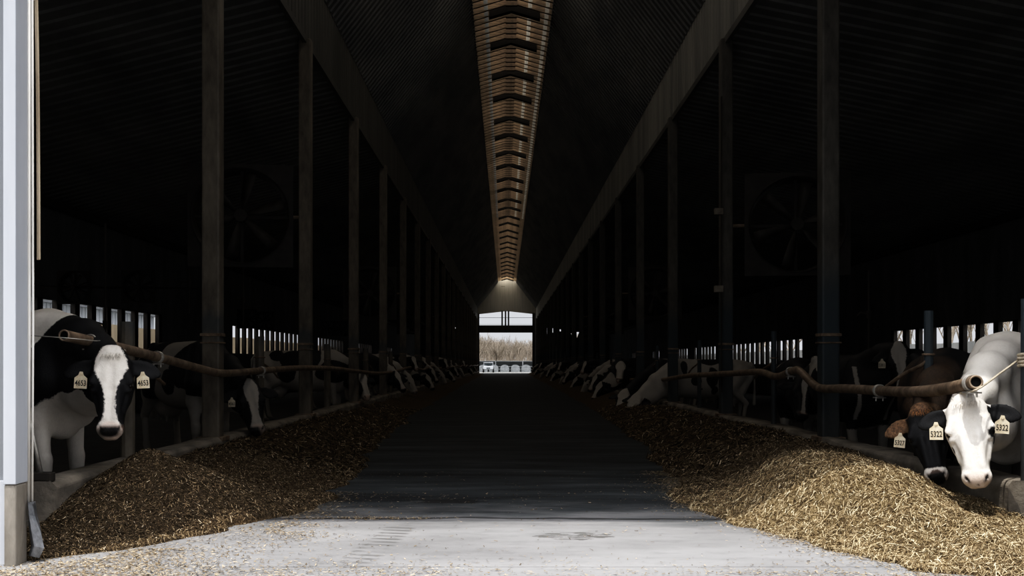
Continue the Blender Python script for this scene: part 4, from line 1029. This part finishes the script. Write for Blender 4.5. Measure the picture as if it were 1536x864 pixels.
cow('holstein_cow', 'white cow with black saddle patches feeding behind the second grey post', (-3.35, 20.0, ZL), hv(-3), (-2.78, 19.8, .82), (-2.62, 19.55, .36), coat_patches(55, [(-1.1, 1.30, .16, .13), (-.75, 1.22, .22, .16), (-.35, 1.25, .12, .20), (.05, .95, .30, .20), (-.85, .95, .16, .16), (.5, .9, .2, .3)], .06), .018, face=(.5, -1, .4), sc=1.0)
cow('holstein_cow', 'white cow with small black spots standing side-on behind the third blue-stained post', (3.30, 20.0, ZR), hv(182), (2.55, 19.8, .42), (2.30, 19.5, .02), coat_patches(77, [(-.15, 1.16, .06, .13), (-.38, .95, .13, .13), (-.68, 1.02, .15, .24), (-.62, 1.34, .20, .09), (-.75, .78, .07, .10), (-.48, .80, .05, .05)], .06, True), .018, face=(-.5, -1, .4), sc=.97)
cow('holstein_cow', 'black cow with pale legs between the first and second blue-stained posts', (3.75, 13.1, ZR), hv(-105), (3.6, 12.3, .82), (3.5, 12.05, .38), coat_blaze(91, .7, .55, .02), .018, face=(0, -1, .1), sc=.95)
cow('grey_cow', 'grey-brown cow seen from the side far behind the white-faced cow', (7.9, 15.2, ZR), hv(0), (8.6, 15.2, .9), (8.9, 15.1, .5), coat_mostly_white(12), .018, sc=1.02, mat_=M['hide_grey'])
cow('holstein_cow', 'black cow with a white face stripe feeding beside the spotted side-on cow', (3.30, 21.9, ZR), hv(184), (2.50, 21.4, .45), (2.30, 21.0, .06), coat_blaze(14, .45, .3, .07), .018, face=(-.3, -1, .5), sc=.97)
cow('holstein_cow', 'white-faced cow holding its head up above the feeding row', (3.3, 25.3, ZR), hv(190), (2.80, 24.8, 1.04), (2.72, 24.45, .62), coat_blaze(19, .0, .5, .09), .02, face=(-.1, -1, .2), sc=1.0)
# the rest of the two feeding rows
protos = []
for k, (poll_, muz_, fc, ct) in enumerate([((.72, -.1, .80), (.92, -.28, .38), (.4, -1, .5), coat_blaze(101, .05, .5, .045)), ((.78, .0, .62), (1.0, -.15, .20), (.5, -.8, .8), coat_blaze(111, .35, .6, .06)),
                                 ((.62, -.2, 1.20), (.76, -.5, .86), (.3, -1, .3), coat_blaze(121, -.1, .5, .04)), ((.75, .1, .70), (.95, .1, .24), (.8, -.5, .9), coat_mostly_white(131))]):
    protos.append(((poll_, muz_, fc, ct)))
def far_row(side, ys):
    made = {}
    for i, y in enumerate(ys):
        k = (i * 3 + (1 if side > 0 else 0)) % 4; poll_, muz_, fc, ct = protos[k]
        ox = (XR + .14) if side > 0 else (XL - .45); oz = ZR if side > 0 else ZL
        grp = 'far feeding cows on the golden straw side' if side > 0 else 'far feeding cows on the white jamb side'
        lab = 'distant black and white cow in the far feeding row ' + ('on the golden straw side' if side > 0 else 'on the white jamb side')
        if k not in made:
            def wpt(q): return (ox - side * q[0], y + q[1], oz + q[2] + .12)
            o = cow('holstein_cow', lab, (ox, y, oz), hv(180 if side > 0 else 0), wpt(poll_), wpt(muz_), ct, .022, face=(-side * fc[0], fc[1], fc[2]), group=grp)
            made[k] = o
        else:
            o = copy_tree(made[k]); o.location = (ox + random.uniform(-.12, .12), y, oz); o.rotation_euler.z += random.uniform(-.15, .15); o['label'] = lab; o['group'] = grp
far_row(1, [27.3, 29.4, 32, 34.6, 38, 41, 45, 49, 54, 60, 67, 75, 84, 95])
far_row(-1, [24.6, 27.5, 30.2, 33.4, 36.5, 40, 44, 48.5, 54, 61, 69, 78, 90])

# ------------------------------------------------------------------ outside
def tree_mesh(seed, h, n1, spread, thin=1.0):
    r = random.Random(seed); mb = MB()
    def br(p, d, L, rad, dep):
        pts = [p]; q = p.copy(); dd = d.copy()
        for k in range(3):
            dd = (dd + Vector((r.uniform(-.16, .16), r.uniform(-.16, .16), r.uniform(-.02, .14)))).normalized(); q = q + dd * (L / 3); pts.append(q.copy())
        mb.tube(pts, [rad, rad * .8, rad * .6, rad * .35], 3 if dep else 6, 0, cap=False)
        if dep >= 3: return
        for k in range(n1 if dep else n1 + 5):
            t = r.uniform(.3, 1); a = pts[min(int(t * 3), 2)].lerp(pts[min(int(t * 3) + 1, 3)], (t * 3) % 1)
            nd_ = (dd + Vector((r.uniform(-1, 1), r.uniform(-1, 1), r.uniform(-.1, .8))) * spread).normalized()
            br(a, nd_, L * r.uniform(.4, .62), rad * .45, dep + 1)
    br(Vector((0, 0, 0)), Vector((0, 0, 1)), h * .62, h * .014 * thin, 0)
    return mb
tm = [tree_mesh(s, 8.0, 7, .75, 1.0) for s in (1, 2, 3)]
tp = [t.build('bare_tree', M['bark'], label='leafless brown tree in the wood seen through the far doorway', category='tree', group='bare trees beyond the far doorway') for t in tm]
k = 0
for row, (y, n, dz) in enumerate(((168, 34, 0), (176, 40, 0), (186, 44, 0), (196, 40, 0))):
    for i in range(n):
        x = -19 + 38 * (i + random.uniform(-.4, .4)) / (n - 1)
        o = tp[k] if k < 3 else tp[k % 3].copy()
        if k >= 3: COL.objects.link(o)
        o.location = (x, y + random.uniform(-3, 3), -.05); s = random.uniform(.56, .84) * (1 + .06 * row); s *= 1.12 - .22 * math.exp(-((x - 1) / 4) ** 2)
        o.scale = (s * 1.15, s * 1.15, s * .88); o.rotation_euler = (0, 0, random.uniform(0, 6)); k += 1
mb = MB()
for i in range(6500):
    x = random.uniform(-22, 22); y = random.uniform(165, 185); h = random.uniform(1.0, 2.6) + 1.2 * random.random() ** 3
    mb.tube([(x, y, 0), (x + random.uniform(-.4, .4), y, h)], [.03, .008], 3, cap=False)
mb.build('undergrowth', M['brush'], kind='stuff', label='dry tan brush at the foot of the bare trees', category='brush')
# low open shed with posts behind the far door, pens, small white vehicle
root = empty('low_shed', (0, 132, 0), label='long low white-edged shed with posts and pens beyond the far doorway', category='shed')
MB().add([(-16, 0, 1.40), (16, 0, 1.40), (16, 3, 1.40), (-16, 3, 1.40), (-16, 0, 1.33), (16, 0, 1.33), (16, 3, 1.33), (-16, 3, 1.33)], [(0, 1, 2, 3), (7, 6, 5, 4), (0, 4, 5, 1), (1, 5, 6, 2), (2, 6, 7, 3), (3, 7, 4, 0)]).build('roof', M['shed'], root)
MB().box((-16, 3, -.1), (16, 3.1, 1.38)).build('rear_wall', M['shed_dark'], root)
for x in (-13.4, -7.3, -1.25, 2.25, 8.2, 14.2): MB().box((x - .06, -.05, -.1), (x + .06, .07, 1.35)).build('post', M['shed'], root)
pr = None
for i in range(15):
    x = -9.6 + i * 1.36
    if pr is None:
        mb = MB(); n = 12
        v = []; 
        for y in (0, 1.6):
            for q in range(n + 1): t = math.pi * q / n; v.append((.55 * math.cos(t), y, .55 + .42 * math.sin(t)))
            v += [(-.55, y, 0), (.55, y, 0)]
        m_ = n + 3; f = [tuple(range(n, -1, -1)) + (n + 2, n + 1)] + [(q, q + 1, m_ + q + 1, m_ + q) for q in range(n)] + [(n, n + 1, m_ + n + 1, m_ + n), (n + 2, 0, m_, m_ + n + 2)]
        mb.add(v, f); pr = o = mb.build('calf_hutch', M['shed'], label='pale rounded calf hutch in front of the low shed beyond the far doorway', category='hutch', group='calf hutches by the low shed')
    else: o = pr.copy(); COL.objects.link(o)
    o.location = (x, 129.2, -.05)
mb = MB()
for z in (.35, .7): mb.tube([(-16, 0, z), (16, 0, z)], .02, 5)
for i in range(33): mb.tube([(-16 + i, 0, 0), (-16 + i, 0, .8)], .025, 5)
mb.build('pen_fence', M['shed'], label='low pale rail fence in front of the shed beyond the far doorway', category='fence').location = (0, 128.2, -.02)
v = empty('utility_vehicle', (-2.05, 124, 0), label='small white utility vehicle parked beyond the far doorway', category='vehicle')
mb = MB(); mb.add([(-.62, -.6, .35), (.62, -.6, .35), (.62, .9, .35), (-.62, .9, .35), (-.60, -.55, .75), (.60, -.55, .75), (.60, .9, .8), (-.60, .9, .8)],
                  [(3, 2, 1, 0), (4, 5, 6, 7), (0, 1, 5, 4), (1, 2, 6, 5), (2, 3, 7, 6), (3, 0, 4, 7)])
mb.build('body', M['vehicle'], v, bevel=.05)
mb = MB(); mb.box((-.6, -.3, 1.12), (.6, .9, 1.2))
for x in (-.57, .52): mb.box((x, -.3, .75), (x + .05, -.24, 1.15)); mb.box((x, .8, .75), (x + .05, .86, 1.15))
mb.build('cab', M['vehicle'], v, bevel=.02)
MB().box((-.42, -.31, .86), (.42, -.29, 1.04)).build('windscreen', M['glass'], v)
MB().box((-.22, -.62, .48), (.22, -.6, .56)).build('grille', M['glass'], v)
for x in (-.6, .6):
    for y in (-.4, .7): MB().tube([(x - .09, y, .24), (x + .09, y, .24)], .25, 16).build('wheel', M['tire'], v)
# left of the barn: pale sided building; right: bare trees
b_ = empty('sided_building', (-24, 30, 0), label='pale metal-sided building glimpsed through the openings behind cow 4653', category='building')
mb = MB(); mb.box((-4, -6, 0), (0, 40, 4.2))
for i in range(92): mb.box((0, -6 + i * .5, 0), (.05, -5.94 + i * .5, 4.2))
mb.build('sided_wall', M['siding'], b_)
MB().box((-4.3, -6.2, 4.2), (.3, 40.2, 4.35)).build('roof', M['grey_metal'], b_)
lt = [tree_mesh(s, 9.0, 5, .95, 1.1) for s in (11, 12)]; pr = []
for i in range(22):
    o = lt[i].build('bare_tree', M['bark'], label='leafless tree glimpsed through the slatted openings behind cow 5322', category='tree', group='bare trees beside the barn') if i < 2 else pr[i % 2].copy()
    if i < 2: pr.append(o)
    else: COL.objects.link(o)
    y = 30 + i * 3.4; o.location = (WR + 14 + random.uniform(-3, 8), y, -.3); o.rotation_euler = (0, 0, random.uniform(0, 6)); s = random.uniform(.8, 1.2); o.scale = (s, s, s)
